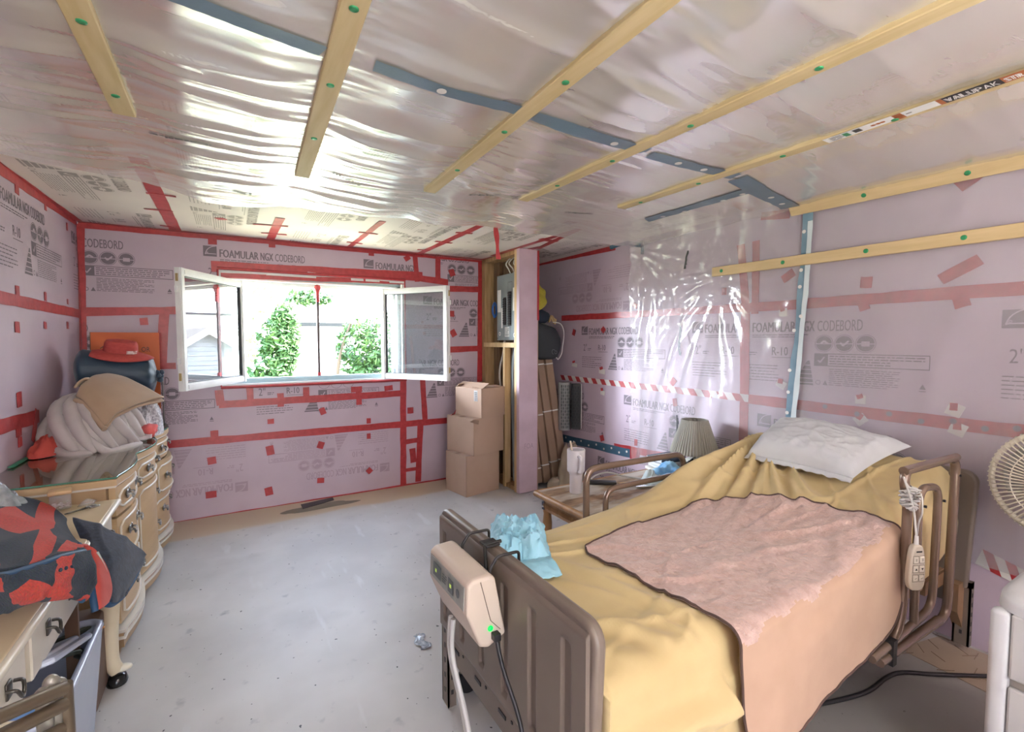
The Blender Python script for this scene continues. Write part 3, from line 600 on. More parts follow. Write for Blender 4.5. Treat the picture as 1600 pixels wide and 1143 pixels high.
# seam tape and stamped marks on the sheet
def on_poly(px,py,dz=.004):
    z=HC-.045
    for _ in range(3): p=at(px,py,'z',z); z=polyz(p.x,p.y)
    p=at(px,py,'z',z); return V((p.x,p.y,polyz(p.x,p.y)-dz))
def seam(pts,w,par,m,name='seam_tape',n=50):
    P=bez([(*q,0) for q in pts],n//(len(pts)-1)); Q=[on_poly(p.x,p.y) for p in P]; mb=MB(); vs=[]
    for i,q in enumerate(Q):
        d=(Q[min(i+1,len(Q)-1)]-Q[max(i-1,0)]); d.z=0; d.normalize(); s=V((-d.y,d.x,0)); ww=w*(.5+.06*mn.noise(V((i*.25,w*50,3))))
        for k in (-1,0,1):
            r=q+s*k*ww; vs.append(V((r.x,r.y,polyz(r.x,r.y)-.0045)))
    fs=[]
    for i in range(len(Q)-1):
        for k in range(2): fs.append((i*3+k,i*3+k+1,i*3+4+k,i*3+3+k))
    mb.add(vs,fs); return mb.build(name,m,par,smooth=80)
tape_bp=mat('seam_tape_under_plastic',(.14,.21,.27),.35,bump=.3)
seam([(250,-18),(390,35),(505,78)],.05,ps,tape_bp); seam([(585,100),(700,142),(790,165),(830,175)],.06,ps,tape_bp); seam([(835,180),(920,208),(1010,235)],.07,ps,tape_bp); seam([(1015,240),(1080,258),(1150,274)],.07,ps,tape_bp); seam([(1152,278),(1190,300),(1235,323)],.10,ps,tape_bp); seam([(1010,343),(1090,320),(1175,295)],.09,ps,tape_bp)
mb=MB()
for px,py in ((1036,336),(1070,328),(1130,311),(1160,301),(960,221),(1060,252),(1205,306),(1222,316),(690,138),(1100,262)):
    q=on_poly(px,py,.0085); MB().lathe([(.016,-.001),(.016,0)],q,10).build('seam_emblem',tape_w,ps)
mk=MB(); rd=random.Random(3)
for (a,b,n) in (((232,205),(332,226),20),((520,268),(565,290),9),((735,302),(785,303),14),((885,330),(930,333),14),((365,297),(392,302),8)):
    for i in range(n):
        t=i/n; q=on_poly(lerp(a[0],b[0],t),lerp(a[1],b[1],t)); q2=on_poly(lerp(a[0],b[0],t)+2.2,lerp(a[1],b[1],t)+.5); d=(q2-q).normalized(); s=V((-d.y,d.x,0))*(.008+.012*rd.random()); l=d*(.006+.008*rd.random())
        mk.add([q,q+l,q+l+s,q+s],[(0,1,2,3)])
mk.build('stamped_mark',dark,ps,kind='stuff')
# wall sheet
def wrx(y,z):
    k=sst(1.2,2.9,y); a=.012+.02*k
    f=ridge(mn.noise(V((y*5+z*1.2,z*1.1,2))))**2*.9+.7*mn.noise(V((y*11+z*1.5,z*2.0,6)))*k+.16*mn.noise(V((y*20,z*12,3)))*k
    # pulls radiating from the end of the wall batten and the top corner
    for (cy,cz,ph) in ((2.12,1.86,0),(2.9,2.2,1)):
        dy,dz=cy-y,cz-z; r=math.hypot(dy,dz)+1e-4
        if dz>-.05: f+= .9*ridge(mn.noise(V((math.atan2(dy,dz)*4.2+ph*9,r*.9,ph*5+11))))**3*sst(1.15,.15,r)
    f+=.8*math.exp(-((y-2.93)/.035)**2)*(.6+.6*mn.noise(V((z*14,y*30,4))))
    return WR-.010-a*max(0,f)
def fw_(u,v):
    z=lerp(.40,2.225,v); y=lerp(-2.2,2.95+.02*mn.noise(V((z*5,0,3)))-.02*sst(1.6,.9,z),u); return V((wrx(y,z),y,z))
pw=MB().grid(fw_,260,130,flip=True).build('wall_plastic_sheet',poly_w,smooth=80)
tag(pw,'clear glossy plastic sheet hung over the foam wall behind the bed','plastic sheet')
def seamw(pts,w,m,name,n=24,dx=.006):
    P=bez([(*q,0) for q in pts],n//(len(pts)-1)); vs=[]
    for i,p in enumerate(P):
        q=at(p.x,p.y,'x',WR-.02); 
        for k in (-1,0,1):
            yy=q.y+k*w*(.5+.1*mn.noise(V((i*.3,w*40,5)))); vs.append(V((wrx(yy,q.z)-dx-.004*abs(math.sin(i*.9+k)),yy,q.z)))
    fs=[]
    for i in range(len(P)-1):
        for k in range(2): fs.append((i*3+k,i*3+k+1,i*3+4+k,i*3+3+k))
    return MB().add(vs,fs).build(name,m,pw,smooth=80)
tape_bw=mat('seam_tape_wall',(.16,.26,.33),.25,col2=(.22,.33,.40),nscale=9,bump=.4,bscale=30)
seamw([(1264,328),(1258,420),(1250,520),(1240,600),(1234,672)],.055,tape_bw,'seam_tape'); 
seamw([(1268,345),(1263,430),(1254,520),(1247,600),(1240,668)],.028,mat('seam_shine',(.62,.70,.72),.2,bump=.5,bscale=25),'seam_shine_strip',dx=.011)  # pale narrow strip over the seam tape: its shine put into the colour
mb=MB()
for px,py in ((1258,362),(1254,422),(1252,448),(1253,494),(1243,516),(1236,578),(1232,644),(1234,612)):
    q=at(px,py,'x',WR-.02); q.x=wrx(q.y,q.z)-.014; MB().lathe([(.011,0),(.011,.001)],q,10,MX.Rotation(-PI/2,3,'Y')).build('seam_emblem',tape_w,pw)
mk=MB()
for (a,b,n) in (((1076,392),(1071,420),14),((1063,510),(1064,555),18),((1056,648),(1055,680),14)):
    for i in range(n):
        t=i/n; q=at(lerp(a[0],b[0],t),lerp(a[1],b[1],t),'x',WR-.03); q.x=wrx(q.y,q.z)-.006; h_=.012+.012*rd.random()
        mk.add([q,q+V((0,-h_,0)),q+V((0,-h_,-.012)),q+V((0,0,-.012))],[(0,1,2,3)])
mk.build('stamped_mark',dark,pw,kind='stuff')
# dark seam where wall and ceiling sheets meet
mb=MB(); mb.tube(bez([at(955,386,'x',WR-.012),at(975,379,'x',WR-.014),at(1003,383,'x',WR-.03)],5),.022,7); mb.tube(bez([at(1003,386,'x',WR-.02),at(1004,391,'x',WR-.02),at(1003,397,'x',WR-.02)],4),.014,7)
tag(mb.build('corner_tape',tape_b,smooth=60),'dark teal tape bunched where the plastic sheets meet in the ceiling corner','tape')
# ================================================================ BATTENS
def screw(par,P,n,r=.012):
    q=n.to_track_quat('Z','Y').to_matrix(); return MB().lathe([(r,0),(r*.95,.0025),(r*.55,.004),(r*.2,.003)],P,14,q).build('screw',screw_g,par,smooth=60)
def batten(A,B,n,w,t,label,m,screws,name='furring_strip'):
    r=thing(name,label,'batten',A,'furring strips over the plastic sheets')
    d=(B-A); L=d.length; d.normalize(); s=n.cross(d); M=MX((d,s,n)).transposed()
    MB().rbox((A+B)/2+n*t/2,(L,w,t),.003,M,seg=1).build('board',m,r)
    for q in screws:
        k=(q-A).dot(d); screw(r,A+d*k+n*(t+.0003),n)
    return r
dn=V((0,0,-1)); ZB=HC-.030; TB=.02
def bc(px,py): return at(px,py,'z',ZB-TB)
def onz(p): return V((p.x,p.y,ZB))
SCR={0:[(111,29),(168,147)],1:[(552,13),(512,132),(485,215)],2:[(879,127),(780,204),(711,265)],3:[(1281,107),(1083,198),(963,253),(876,291)],4:[(1396,185),(1224,244),(1093,287),(1006,317)]}
LBL=['furring strip with a stub end by the dresser wall, first from that wall','furring strip running down toward the middle of the open window, second from the dresser wall','furring strip ending over the window side of the breaker panel, third from the dresser wall','furring strip ending over the breaker panel, second from the bed wall','furring strip with a printed paper product label along it']
ends=[((112,0),(195,181)),((557,0),(472,277)),((1042,0),(671,301)),((1517,0),(817,314)),((1600,121),(970,326))]
for i,(a,b) in enumerate(ends):
    A,B=bc(*a),bc(*b); d=(A-B).normalized(); A=B+d*((A-B).length+(.9 if i<4 else .7)); A.z=B.z=ZB
    r=batten(A,B,dn,.066 if i<4 else .062,TB,LBL[i],wood,[bc(*q) for q in SCR[i]])
    if i==4: lbst=r
# printed label on the fifth batten
P0,P1=bc(1290,221),bc(1640,100); d=(P1-P0); d.z=0; d.normalize(); 
Ml=frame((P0.x,P0.y,ZB-TB),d,V((0,0,-1)).cross(d),V((0,0,-1)))
def lx(px,py): return (bc(px,py)-P0).dot(d)
bd=lbst.children[0] if lbst.children else None
bd=[o for o in bpy.data.objects if o.parent==lbst and o.name.startswith('board')][0]
a=.027; lw0,lw1=0,lx(1640,100)
I=Ink(Ml); I.rect(0,-a,lw1,a,z=.0006); I.build('paper_label',lab,bd)
I=Ink(Ml); I.rect(lx(1474,157),-a,lx(1568,127),a,z=.0010); I.para(.02,lx(1318,211),-a*.8,a*.8,4,.004,2); I.rect(lx(1335,206),-a*.5,lx(1347,202),a*.7); I.para(lx(1400,185),lx(1430,175),-.004,.004,1,.006,3); I.build('label_black',dark,bd)['kind']='stuff'
I=Ink(Ml); I.rect(lx(1466,160),-a,lx(1474,157),a); I.rect(lx(1568,127),-a,lw1,a,z=.0010); 
for q in (1366,1374,1381): I.disc(lx(q,196-(q-1366)*.33),0,.008)
I.rect(lx(1398,184),-a,lx(1412,179),a); I.build('label_brown',mat('label_rust',(.42,.13,.04),.6),bd)
I=Ink(Ml); x0=lx(1478,156); x1=lx(1564,128); q=(x1-x0)/7.2; [I.text(ch,x0+q*i*1.03,-.017,.034,q*.86,z=.0022,bold=.002 if i<4 else .0005) for i,ch in enumerate('VALUPAK')]; I.text('STR',lx(1573,125),-.016,.032,lx(1600,115)-lx(1573,125),z=.0022,bold=.002); I.build('label_white',lab,bd)
I=Ink(Ml); I.rect(lx(1318,211),-a*.7,lx(1327,208),a*.7,z=.0016); I.build('label_green',screw_g,bd)
# corner batten and wall batten
nx=V((-1,0,0))
A=at(1235,329,'x',WR-.05); B=at(1600,241,'x',WR-.05); d=(B-A); B=A+d*1.5; A2=A.copy(); 
r=batten(V((WR-.045,A.y,2.212)),V((WR-.045,-.2,2.185)),V((-.82,0,-.57)).normalized(),.07,.02,'furring strip twisted into the corner where ceiling meets the bed wall',wood_y,[at(1513,254,'x',WR-.06),at(1350,298,'x',WR-.06)])
def bw(px,py): return at(px,py,'x',WR-.035-TB)
A,B=bw(1112,425),bw(1600,358); d=(B-A).normalized(); B=A+d*((B-A).length+.8); A.x=B.x=WR-.035
batten(A,B,nx,.062,TB,'furring strip screwed across the plastic on the bed wall',wood_y,[bw(1127,423),bw(1223,409),bw(1353,390),bw(1506,369)])
# ================================================================ BED
bed=thing('hospital_bed','adjustable hospital bed with taupe end boards and tube rails, dressed in a mustard sheet','bed',(1.8,1.27,0))
BX0,BX1,BY0,BY1=.70,2.90,.80,1.735
def rrect(y0,y1,z0,z1,r,n=6,bottom=.02):
    p=[(y0+bottom,z0),(y1-bottom,z0)]
    p+=[(y1-r+r*math.cos(a),z1-r+r*math.sin(a)) for a in [PI/2*i/n for i in range(n+1)]]
    p+=[(y0+r-r*math.sin(a),z1-r+r*math.cos(a)) for a in [PI/2*i/n for i in range(n+1)]]
    return p
def endboard(name,xf,sgn,z0,z1):
    # xf: outer face; sgn -1 = outer face looks to -x
    mb=MB(); M=frame((xf-sgn*.006,0,0),(0,1,0),(0,0,1),(1,0,0))
    mb.prism(rrect(BY0,BY1,z0,z1,.055),-sgn*.036,M)
    o=mb.build(name,taupe,bed,smooth=40); md=o.modifiers.new('edge','BEVEL'); md.width=.012; md.segments=3; md.limit_method='ANGLE'
    ys=[lerp(BY0+.10,BY1-.075,i/5) for i in range(6)]
    def dep(y,z):
        h=0
        for q in ys:
            e=max(abs(y-q)-.010,0); zz=max(z-(z1-.085),(z0+.07)-z,0); h=max(h,sst(.011,.004,math.hypot(e,zz)))
        return h*.012
    def fn(u,v):
        y=lerp(BY0+.02,BY1-.02,u); z=lerp(z0+.012,z1-.022,v); e=min(u,1-u,v,1-v)
        return V((xf-sgn*(-.004+dep(y,z)) + (0 if e>1e-6 else -sgn*.012),y,z))
    mb=MB(); mb.grid(fn,260,50,flip=(sgn>0)); mb.build('board_face',taupe,o,smooth=60)
    return o
fb=endboard('foot_board',.690,-1,.30,.778)
BY0_,BY1_=BY0,BY1; BY0,BY1=.738,1.80
hb=endboard('head_board',2.895,1,.30,.845); BY0,BY1=BY0_,BY1_
def leg_ch(x,y,z0,z1,w=.06,d=.034,holes=True):
    mb=MB(); mb.mm((x-d/2,y-w/2,z0),(x-d/2+.006,y+w/2,z1)).mm((x-d/2,y-w/2,z0),(x+d/2,y-w/2+.008,z1)).mm((x-d/2,y+w/2-.008,z0),(x+d/2,y+w/2,z1)).mm((x-d/2,y-w/2,z1-.03),(x+d/2,y+w/2,z1))
    o=mb.build('leg',taupe,bed)
    mb=MB()
    for k in range(5):
        z=lerp(z0+.06,z1-.06,k/4); mb.box((x-d/2-.0005,y,z),(.002,.010,.018)); mb.box((x,y-w/2-.0005,z),(.010,.002,.018))
    mb.build('slot',dark,o)
leg_ch(.712,1.688,0,.36); leg_ch(.712,.85,0,.36); leg_ch(2.885,.775,.03,.33); leg_ch(2.885,1.74,.03,.33)
# end bracket plates with slots under the boards
for x in (.712,2.90):
    mb=MB(); mb.mm((x-.006,BY0+.04,.20),(x+.008,BY1-.04,.315)); mb.build('end_bracket',taupe,bed)
mb=MB()
for y in (1.60,1.42,1.25,1.05): mb.box((.7045,y,.26),(.003,.045,.012)); mb.box((.7045,y-.06,.275),(.003,.008,.008))
mb.build('bracket_slot',dark,bed)
for (x,y) in ((.80,1.70),(.80,.87),(2.84,1.66)):
    o=MB().lathe([(.018,-.016),(.048,-.014),(.052,-.006),(.052,.006),(.048,.014),(.018,.016)],(x,y,.053),24,MX.Rotation(PI/2,3,'X')).build('caster',dark,bed,smooth=40)
    MB().tube([(x-.02,y,.053),(x-.03,y,.12),(x-.06,y,.15)],.012,8).build('caster_fork',taupe,o,smooth=60)
# deck frame and side bars
mb=MB()
for y in (.86,1.68): mb.mm((.74,y-.02,.325),(2.88,y+.02,.365))
for x in (.80,1.2,1.6,2.0,2.4,2.8): mb.mm((x-.02,.86,.325),(x+.02,1.68,.36))
mb.build('deck_frame',mat('deck_brown',(.30,.18,.10),.45),bed)
mb=MB(); mb.mm((2.62,.83,.30),(2.90,.87,.36)); mb.hexa([V(q) for q in ((2.80,.77,.20),(2.89,.77,.08),(2.90,.81,.08),(2.81,.81,.20),(2.80,.77,.33),(2.90,.77,.33),(2.90,.81,.33),(2.80,.81,.33))]); mb.build('head_bracket',MATS['deck_brown'],bed)
mb=MB(); mb.tube([(2.0,.755,.262),(2.50,.745,.275)],.017,10); mb.build('side_bar',tube_m,bed,smooth=60)
MB().mm((2.06,.735,.235),(2.09,.78,.33)).build('rail_clamp',dark,bed)
# mattress + sheet: one height field z(x,y)
def bedz(x,y):
    a=sst(1.78,2.0,x)*0; base=interp([(.70,.585),(1.2,.600),(1.5,.605),(1.85,.615),(2.05,.655),(2.3,.715),(2.6,.800),(2.80,.850),(2.88,.850)],x)
    base=lerp(base,interp([(.70,.585),(1.2,.600),(1.55,.630),(1.8,.675),(2.0,.735),(2.3,.772),(2.56,.81),(2.72,.875),(2.80,.862)],x),sst(1.45,1.70,y)) if y>1.45 else base
    return base
def msurf(u,v,off=0,drop=.20,top=None):
    # v runs across: near hem (0) up over the rounded edge, over the top, to the far hem (1)
    x=lerp(BX0+.045,BX1-.08,u); y0,y1=BY0+.03,BY1-.02; r=.065; ar=r*PI/2; flat=y1-y0-2*r; tot=flat+2*ar+2*drop; s=v*tot; far=s>tot/2
    if far: s=tot-s
    if s<drop: q=(-off,-r-(drop-s)); part=0
    elif s<drop+ar: t=(s-drop)/r; q=(r-(r+off)*math.cos(t),-r+(r+off)*math.sin(t)); part=1
    else: q=(r+(s-drop-ar),off); part=2
    y=y1-q[0] if far else y0+q[0]; z=bedz(x,min(max(y,y0+.01),y1-.01))+q[1]
    if top and part: k=1 if part==2 else sst(0,1,(s-drop)/ar); z+=k*top(x,y)
    return V((x,y,z))
mb=MB(); mb.grid(lambda u,v: msurf(u,v,-.012,.18),40,50); 
mb.build('mattress',mat('mattress_white',(.6,.58,.55),.8),bed,smooth=60)
bed_sheet_m=mat('mustard_sheet',(.60,.475,.245),.75,col2=(.545,.42,.205),nscale=3,bump=.25,bscale=45,sheen=.15,bdist=.004)
def onbed(px,py):
    z=.65
    for _ in range(25): q=at(px,py,'z',z); z=.5*z+.5*(bedz(q.x,q.y)+.01)
    return q
CREASE=[]
for a,b,am,wd in (((852,868),(1128,990),.020,.020),((880,962),(1125,1022),.018,.018),((905,1010),(1090,1050),.012,.020),((870,905),(1010,945),.008,.012),((1000,960),(1110,1000),.008,.010),
    ((1172,700),(1078,792),.030,.022),((1185,712),(1122,798),.022,.014),((1196,722),(1168,800),.020,.013),((1205,735),(1222,806),.022,.013),((1225,745),(1262,818),.016,.013),((1150,705),(1000,780),.014,.030),((1260,770),(1330,840),.010,.016),((1300,775),(1400,860),.012,.020),((1350,765),(1440,830),.012,.022),((960,800),(1060,765),.006,.012)):
    A=onbed(*a); B=onbed(*b); CREASE.append((A.x,A.y,B.x,B.y,am,wd))
def fold(x,y):
    f=0
    # taut pulls fanning from the raised corner to the middle of the bed
    hx,hy=2.76,1.62; dx,dy=hx-x,hy-y; r=math.hypot(dx,dy); a=math.atan2(dy,dx)
    fan=ridge(mn.noise(V((a*5.2+2.2,r*.6,1.0))))**4
    f+=.06*fan*sst(1.85,2.15,x+.3*(y-1.4))*sst(1.25,.35,r)*sst(.03,.2,r)*sst(.95,1.25,y)
    # soft diagonal creases in the head half
    f+=.012*ridge(mn.noise(V((x*2.2+y*3.6,y*1.6-x*.8,4))))**3*sst(1.7,2.1,x)*sst(1.68,1.5,y)
    # long creases beside the pad at the foot
    for (ax_,ay_,bx_,by_,am,wd) in CREASE:
        dx_,dy_=bx_-ax_,by_-ay_; L2=dx_*dx_+dy_*dy_; t=max(0,min(1,((x-ax_)*dx_+(y-ay_)*dy_)/L2)); px_,py_=x-ax_-t*dx_,y-ay_-t*dy_; s_=(px_*dy_-py_*dx_)/math.sqrt(L2)
        d2=math.hypot(px_,py_); tt=math.sin(PI*min(1,max(0,t*.96+.02)))**.6 if am>0 else 1
        w2=wd if s_>0 else wd*1.9
        f+=abs(am)*tt*math.exp(-(d2/w2)**2)
    g=sst(1.70,1.55,y)
    q=x*1.2+y*2.6+.5*mn.noise(V((x*2,y*2,2))); f+=.011*math.exp(-(mn.noise(V((q*1.6,(y-x)*.9,15)))/.07)**2)*g*sst(.85,1.0,y)
    q2=y*3.2-x*1.1+.4*mn.noise(V((x*2.5,y*2.5,7))); f+=.008*math.exp(-(mn.noise(V((q2*1.9,x*1.3,21)))/.06)**2)*g
    f+=(.003*mn.noise(V((x*11,y*9,5)))+.002*mn.noise(V((x*24,y*26,6))))*g
    return f
def shsurf(u,v):
    drop=interp([(0,.47),(.2,.45),(.3,.30),(.5,.2),(.72,.18),(.86,.28),(1,.24)],u)+.02*mn.noise(V((u*14,0,2)))
    p=msurf(u,v,.007,drop if v<.5 else .12,fold); 
    if p.y<BY0+.06 and v<.5:
        t=sst(BY0+.06,BY0+.028,p.y); d=max(0,bedz(p.x,.9)-.06-p.z); n1=ridge(mn.noise(V((p.x*1.8+d*3,d*9-p.x*2.2,3))))**3
        n2=ridge(mn.noise(V((p.x*2.4+d*2,d*4-p.x*1.5,13))))**2
        sw=.030*math.exp(-((d-(.05+.16*(p.x-.75)))/.028)**2)+.034*math.exp(-((d-(.19-.20*(p.x-.75)))/.035)**2)+.02*math.exp(-((d-(.10-.05*(p.x-.75)))/.02)**2)
        p.y-=t*((.014*n1 if .2<u<.72 else (sw+.012*n1 if u<.5 else .022*n2))*sst(0,.06,d)+.012*sst(0,.1,d)); p.x+=.02*t*mn.noise(V((p.x*4,p.z*5,8)))
    if u<.012: p.z-=.01
    return p
mb=MB(); mb.grid(shsurf,260,210)
def head_side(u,v): # sheet corner pulled over the raised end of the mattress
    y=lerp(BY0+.035,BY1-.03,u); z0=bedz(BX1-.08,y)-.03*(1-sst(0,.05,min(y-BY0-.03,BY1-.02-y))); x=BX1-.08+.010+.008*abs(mn.noise(V((y*4,v*2,1))))*v+.008*math.sin(v*PI); return V((x,y,z0+.006-v*(.26+.05*mn.noise(V((y*5,0,7))))))
mb.grid(head_side,40,16)
def foot_side(u,v):
    y=lerp(BY0-.0,BY1-.01,u); return V((BX0+.045-.004*v,y,bedz(BX0+.045,y)+.002-v*.25))
mb.grid(foot_side,40,8,flip=True)
sheet=mb.build('fitted_sheet',bed_sheet_m,smooth=85,solid=.004,off=-1); tag(sheet,'mustard yellow fitted sheet stretched and creased over the raised hospital mattress','bed sheet')
# tube rails
rs=thing
def rail(par,pts,r,closed,nm='rail_tube'): return MB().tube(fillet(pts,.07,7,closed),r,12,closed).build(nm,tube_m,par,smooth=60)
NY=.745
rail(bed,[(2.105,NY,.955),(2.605,NY,.945),(2.585,NY,.265),(2.02,NY+.02,.255)],.0165,False)
rail(bed,[(2.605,NY,.945),(2.105,NY,.955),(2.125,NY-.003,.85),(2.185,NY+.012,.80),(2.175,NY+.01,.40),(2.12,NY+.01,.31),(1.95,NY+.015,.29)],.016,False)
rail(bed,[(2.27,NY+.005,.33),(2.26,NY+.005,.865),(2.45,NY+.005,.845),(2.44,NY+.005,.345),(2.05,NY+.01,.30)],.0145,False)
mb=MB()
for x,z in ((2.115,.90),(2.262,.80),(2.446,.79),(2.601,.87)): mb.lathe([(.0055,-.004),(.0055,.004)],(x,NY-.0165,z),8,MX.Rotation(PI/2,3,'X'))
mb.build('rail_hole',dark,bed)
FY=1.775
rail(bed,[(1.475,FY,.30),(1.472,FY,.808),(2.165,FY,.800),(2.20,FY,.30)],.0165,False)
rail(bed,[(1.595,FY-.005,.30),(1.592,FY-.005,.690),(2.16,FY-.005,.690),(2.16,FY-.005,.30)],.0145,False)
# ---------------- pad over the bed
pad_m=mat('pad_fleece',(.58,.42,.37),.95,col2=(.48,.33,.28),nscale=30,bump=.9,bscale=55,sheen=.35,bdist=.012)
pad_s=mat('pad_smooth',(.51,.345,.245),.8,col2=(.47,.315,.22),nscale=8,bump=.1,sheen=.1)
PX0,PX1=1.17,2.17; TOPL=.70; DROP=.35
def pad_xy(a,b): # a along the bed, b: arc length from far edge to near hem
    return a+.022*mn.noise(V((b*5,a*2,3))),1.475+.05*(a-1.6)-b+.03*math.sin((a-PX0)*5)*max(0,.3-b)
def padsurf(u,v,off=.014):
    L=TOPL+DROP; b=v*L
    def cut(d,r): return r-math.sqrt(max(0,r*r-(r-d)**2)) if d<r else 0
    lo=PX0+cut(b,.10)+.05*sst(.0,.65,b)-.02+.045*sst(TOPL,L,b)+cut(L-b,.03)
    hi=interp([(0,1.95),(.15,2.06),(.4,2.17),(.7,2.22),(1.1,2.20)],b)-cut(b,.06)-cut(L-b,.17)
    a=lerp(lo,hi,u); x,y=pad_xy(a,b); hem=.015*mn.noise(V((a*7,0,1)))*sst(.9,1.0,v); yt=.775
    yy=max(y,.84); e=y-yt
    z0=bedz(x,yy)+off+fold(x,max(y,.80))+.006*abs(mn.noise(V((x*16,yy*16,2))))+.006*ridge(mn.noise(V((x*3.5+yy*4,yy*2.4-x*3,7))))**3
    if e>.05: return V((x,y,z0))
    # round the mattress edge (radius .05) and hang straight down
    s=.05-e; ar=.05*PI/2
    if s<ar: t=s/.05; return V((x,yt+.05-.05*math.sin(t),z0-.05*(1-math.cos(t))))
    d=s-ar; g=sst(0,.1,d)
    return V((x-.03*d,yt-(.006+.012*mn.noise(V((x*4,d*4,5)))+.010*math.sin(x*9+d*3))*g-.03*d,z0-.05-d+hem))
mb=MB(); NU,NV=110,130; mb.grid(padsurf,NU,NV)
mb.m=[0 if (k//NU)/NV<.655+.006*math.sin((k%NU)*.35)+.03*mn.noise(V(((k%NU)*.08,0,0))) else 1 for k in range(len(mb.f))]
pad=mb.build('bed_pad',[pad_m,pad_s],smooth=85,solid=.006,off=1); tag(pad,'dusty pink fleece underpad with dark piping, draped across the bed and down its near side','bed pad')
rim=[padsurf(u/80,0) for u in range(81)]+[padsurf(1,v/80) for v in range(1,81)]+[padsurf(1-u/80,1) for u in range(1,81)]+[padsurf(0,1-v/80) for v in range(1,80)]
MB().tube(rim,.0042,6,closed=True).build('piping',mat('piping_brown',(.10,.06,.05),.8),pad,smooth=70)
# ---------------- pillow
pil_m=mat('pillow_linen',(.60,.62,.64),.8,col2=(.55,.57,.60),nscale=5,bump=.3,bscale=35,sheen=.1,bdist=.005)
def pillow(u,v,top=1):
    a,b=u*2-1,v*2-1; k=(1-abs(a)**2.6)*(1-abs(b)**2.6); h=.125*max(k,0)**.45*(1+.25*b)
    c=1-.07*(1-abs(a)**2)*abs(b)**3; x=a*.225*(1-.08*(1-b*b)*abs(a)**3); y=b*lerp(.25,.325,(a+1)/2)*c
    wr=.010*ridge(mn.noise(V((a*2.2+b*1.2,b*2.5-a*1.5,3))))**4+.006*ridge(mn.noise(V((a*4.5-b*2,b*5,6))))**4*(1 if b<.3 else .5)+.003*mn.noise(V((a*6,b*6,1)))
    wr*=sst(1,.8,max(abs(a),abs(b)))
    return V((x,y,top*(h*(.85 if top>0 else .18)+wr)+(.0)))
Mpil=MX.Translation((2.615,1.295,.868))@MX.Rotation(R(2),4,'Z')@MX.Rotation(R(-14),4,'Y')@MX.Rotation(R(1),4,'X')
mb=MB(); mb.grid(lambda u,v: Mpil@pillow(u,v,1),60,70); mb.grid(lambda u,v: Mpil@pillow(u,v,-1),60,70,flip=True)
po=mb.build('pillow',pil_m,smooth=80); tag(po,'pale blue-white rumpled pillow lying on the raised head of the bed','pillow')
hemm=[]
for t in range(0,61): hemm.append(Mpil@(pillow(0,t/60,1)+V((-.004,0,0))))
MB().grid(lambda u,v: Mpil@(pillow(.0,v,1)+V((-.032*u*(.9+.1*math.sin(v*40)),0,-.010*u+.003*math.sin(v*60)*u))),4,60).build('pillow_flange',pil_m,po,smooth=80,solid=.004)
# ---------------- hand control with coiled lead
beige=mat('control_beige',(.50,.44,.35),.45)
hc=thing('hand_control','beige bed hand control with six buttons hanging on a coiled lead from the near rail','hand control',(2.16,.70,.6))
P=at(1430,885,'y',.705); dx=V((.92,-.39,0)).normalized(); nz=V((0,0,1)); nn=dx.cross(nz); nn=-nn if nn.dot(EYE-P)<0 else nn
Mh=frame(P,dx,nz,nn)
def rr2(w0,w1,h): # tapered rounded handset outline
    out=[]
    for i in range(28):
        a=2*PI*i/28; c,s_=math.cos(a),math.sin(a); rx=abs(c)**.6*(1 if c>=0 else -1); rz=abs(s_)**.7*(1 if s_>=0 else -1); w_=lerp(w1,w0,(rz+1)/2); out.append((rx*w_,rz*h))
    return out
body=MB(); body.prism(rr2(.026,.037,.085),.024,Mh@MX.Translation((0,0,-.012))); o=body.build('handset',beige,hc,smooth=30); md=o.modifiers.new('edge','BEVEL'); md.width=.006; md.segments=2; md.limit_method='ANGLE'
bt=mat('button_cream',(.60,.55,.46),.5)
for r_ in range(3):
    for c_ in (-1,1):
        q=MB(); q.rbox((0,0,0),(.019,.024 if r_<2 else .02,.004),.004); q.v=[tuple(Mh@(V((v[0]+c_*.0125,v[1]+.032-r_*.034,v[2]+.0130)))) for v in q.v]; q.build('button',bt,hc)
I=Ink(Mh@MX.Translation((0,0,.0118))); I.rect(-.012,.058,.012,.064)
for r_ in range(3):
    for c_ in (-1,1):
        x,y=c_*.0125,.032-r_*.034; 
        I.line(x-.0105,y+.0135,x+.0105,y+.0135,.0012,z=.001); I.line(x-.0105,y-.0135,x+.0105,y-.0135,.0012,z=.001); I.line(x-.0105,y-.0135,x-.0105,y+.0135,.0012,z=.001); I.line(x+.0105,y-.0135,x+.0105,y+.0135,.0012,z=.001)
        if r_==0: I.text(str(0)[:0] or 'II',x-.003,y-.005,.010,.005,z=.0042)
        elif r_==1: I.poly([(x-.005,y-.004),(x+.005,y-.004),(x,y+.005)] if c_<0 else [(x-.005,y+.004),(x,y-.005),(x+.005,y+.004)],z=.0042)
        else: I.line(x-.005,y-.002,x+.004,y+.002,.0015,z=.0042)
I.build('button_print',dark,hc)
lead=mat('lead_white',(.58,.57,.54),.5)
top=P+nz*.085; ring_c=at(1428,768,'y',.715)
mb=MB(); mb.tube([top-nz*.004,top+nz*.03],[.008,.006],8); mb.build('strain_relief',lead,hc,smooth=60)
pts=bez([top+nz*.02,top+nz*.06+dx*-.006,top+nz*.13+dx*-.018,at(1416,757,'y',.70),at(1412,745,'y',.70),at(1420,735+25,'y',.70),ring_c+V((0,-.02,.01))],6)
mb=MB(); mb.tube(pts,.0032,6); mb.build('lead',lead,hc,smooth=60)
mb=MB(); cc=V((2.125,.742,.862)); co=[]
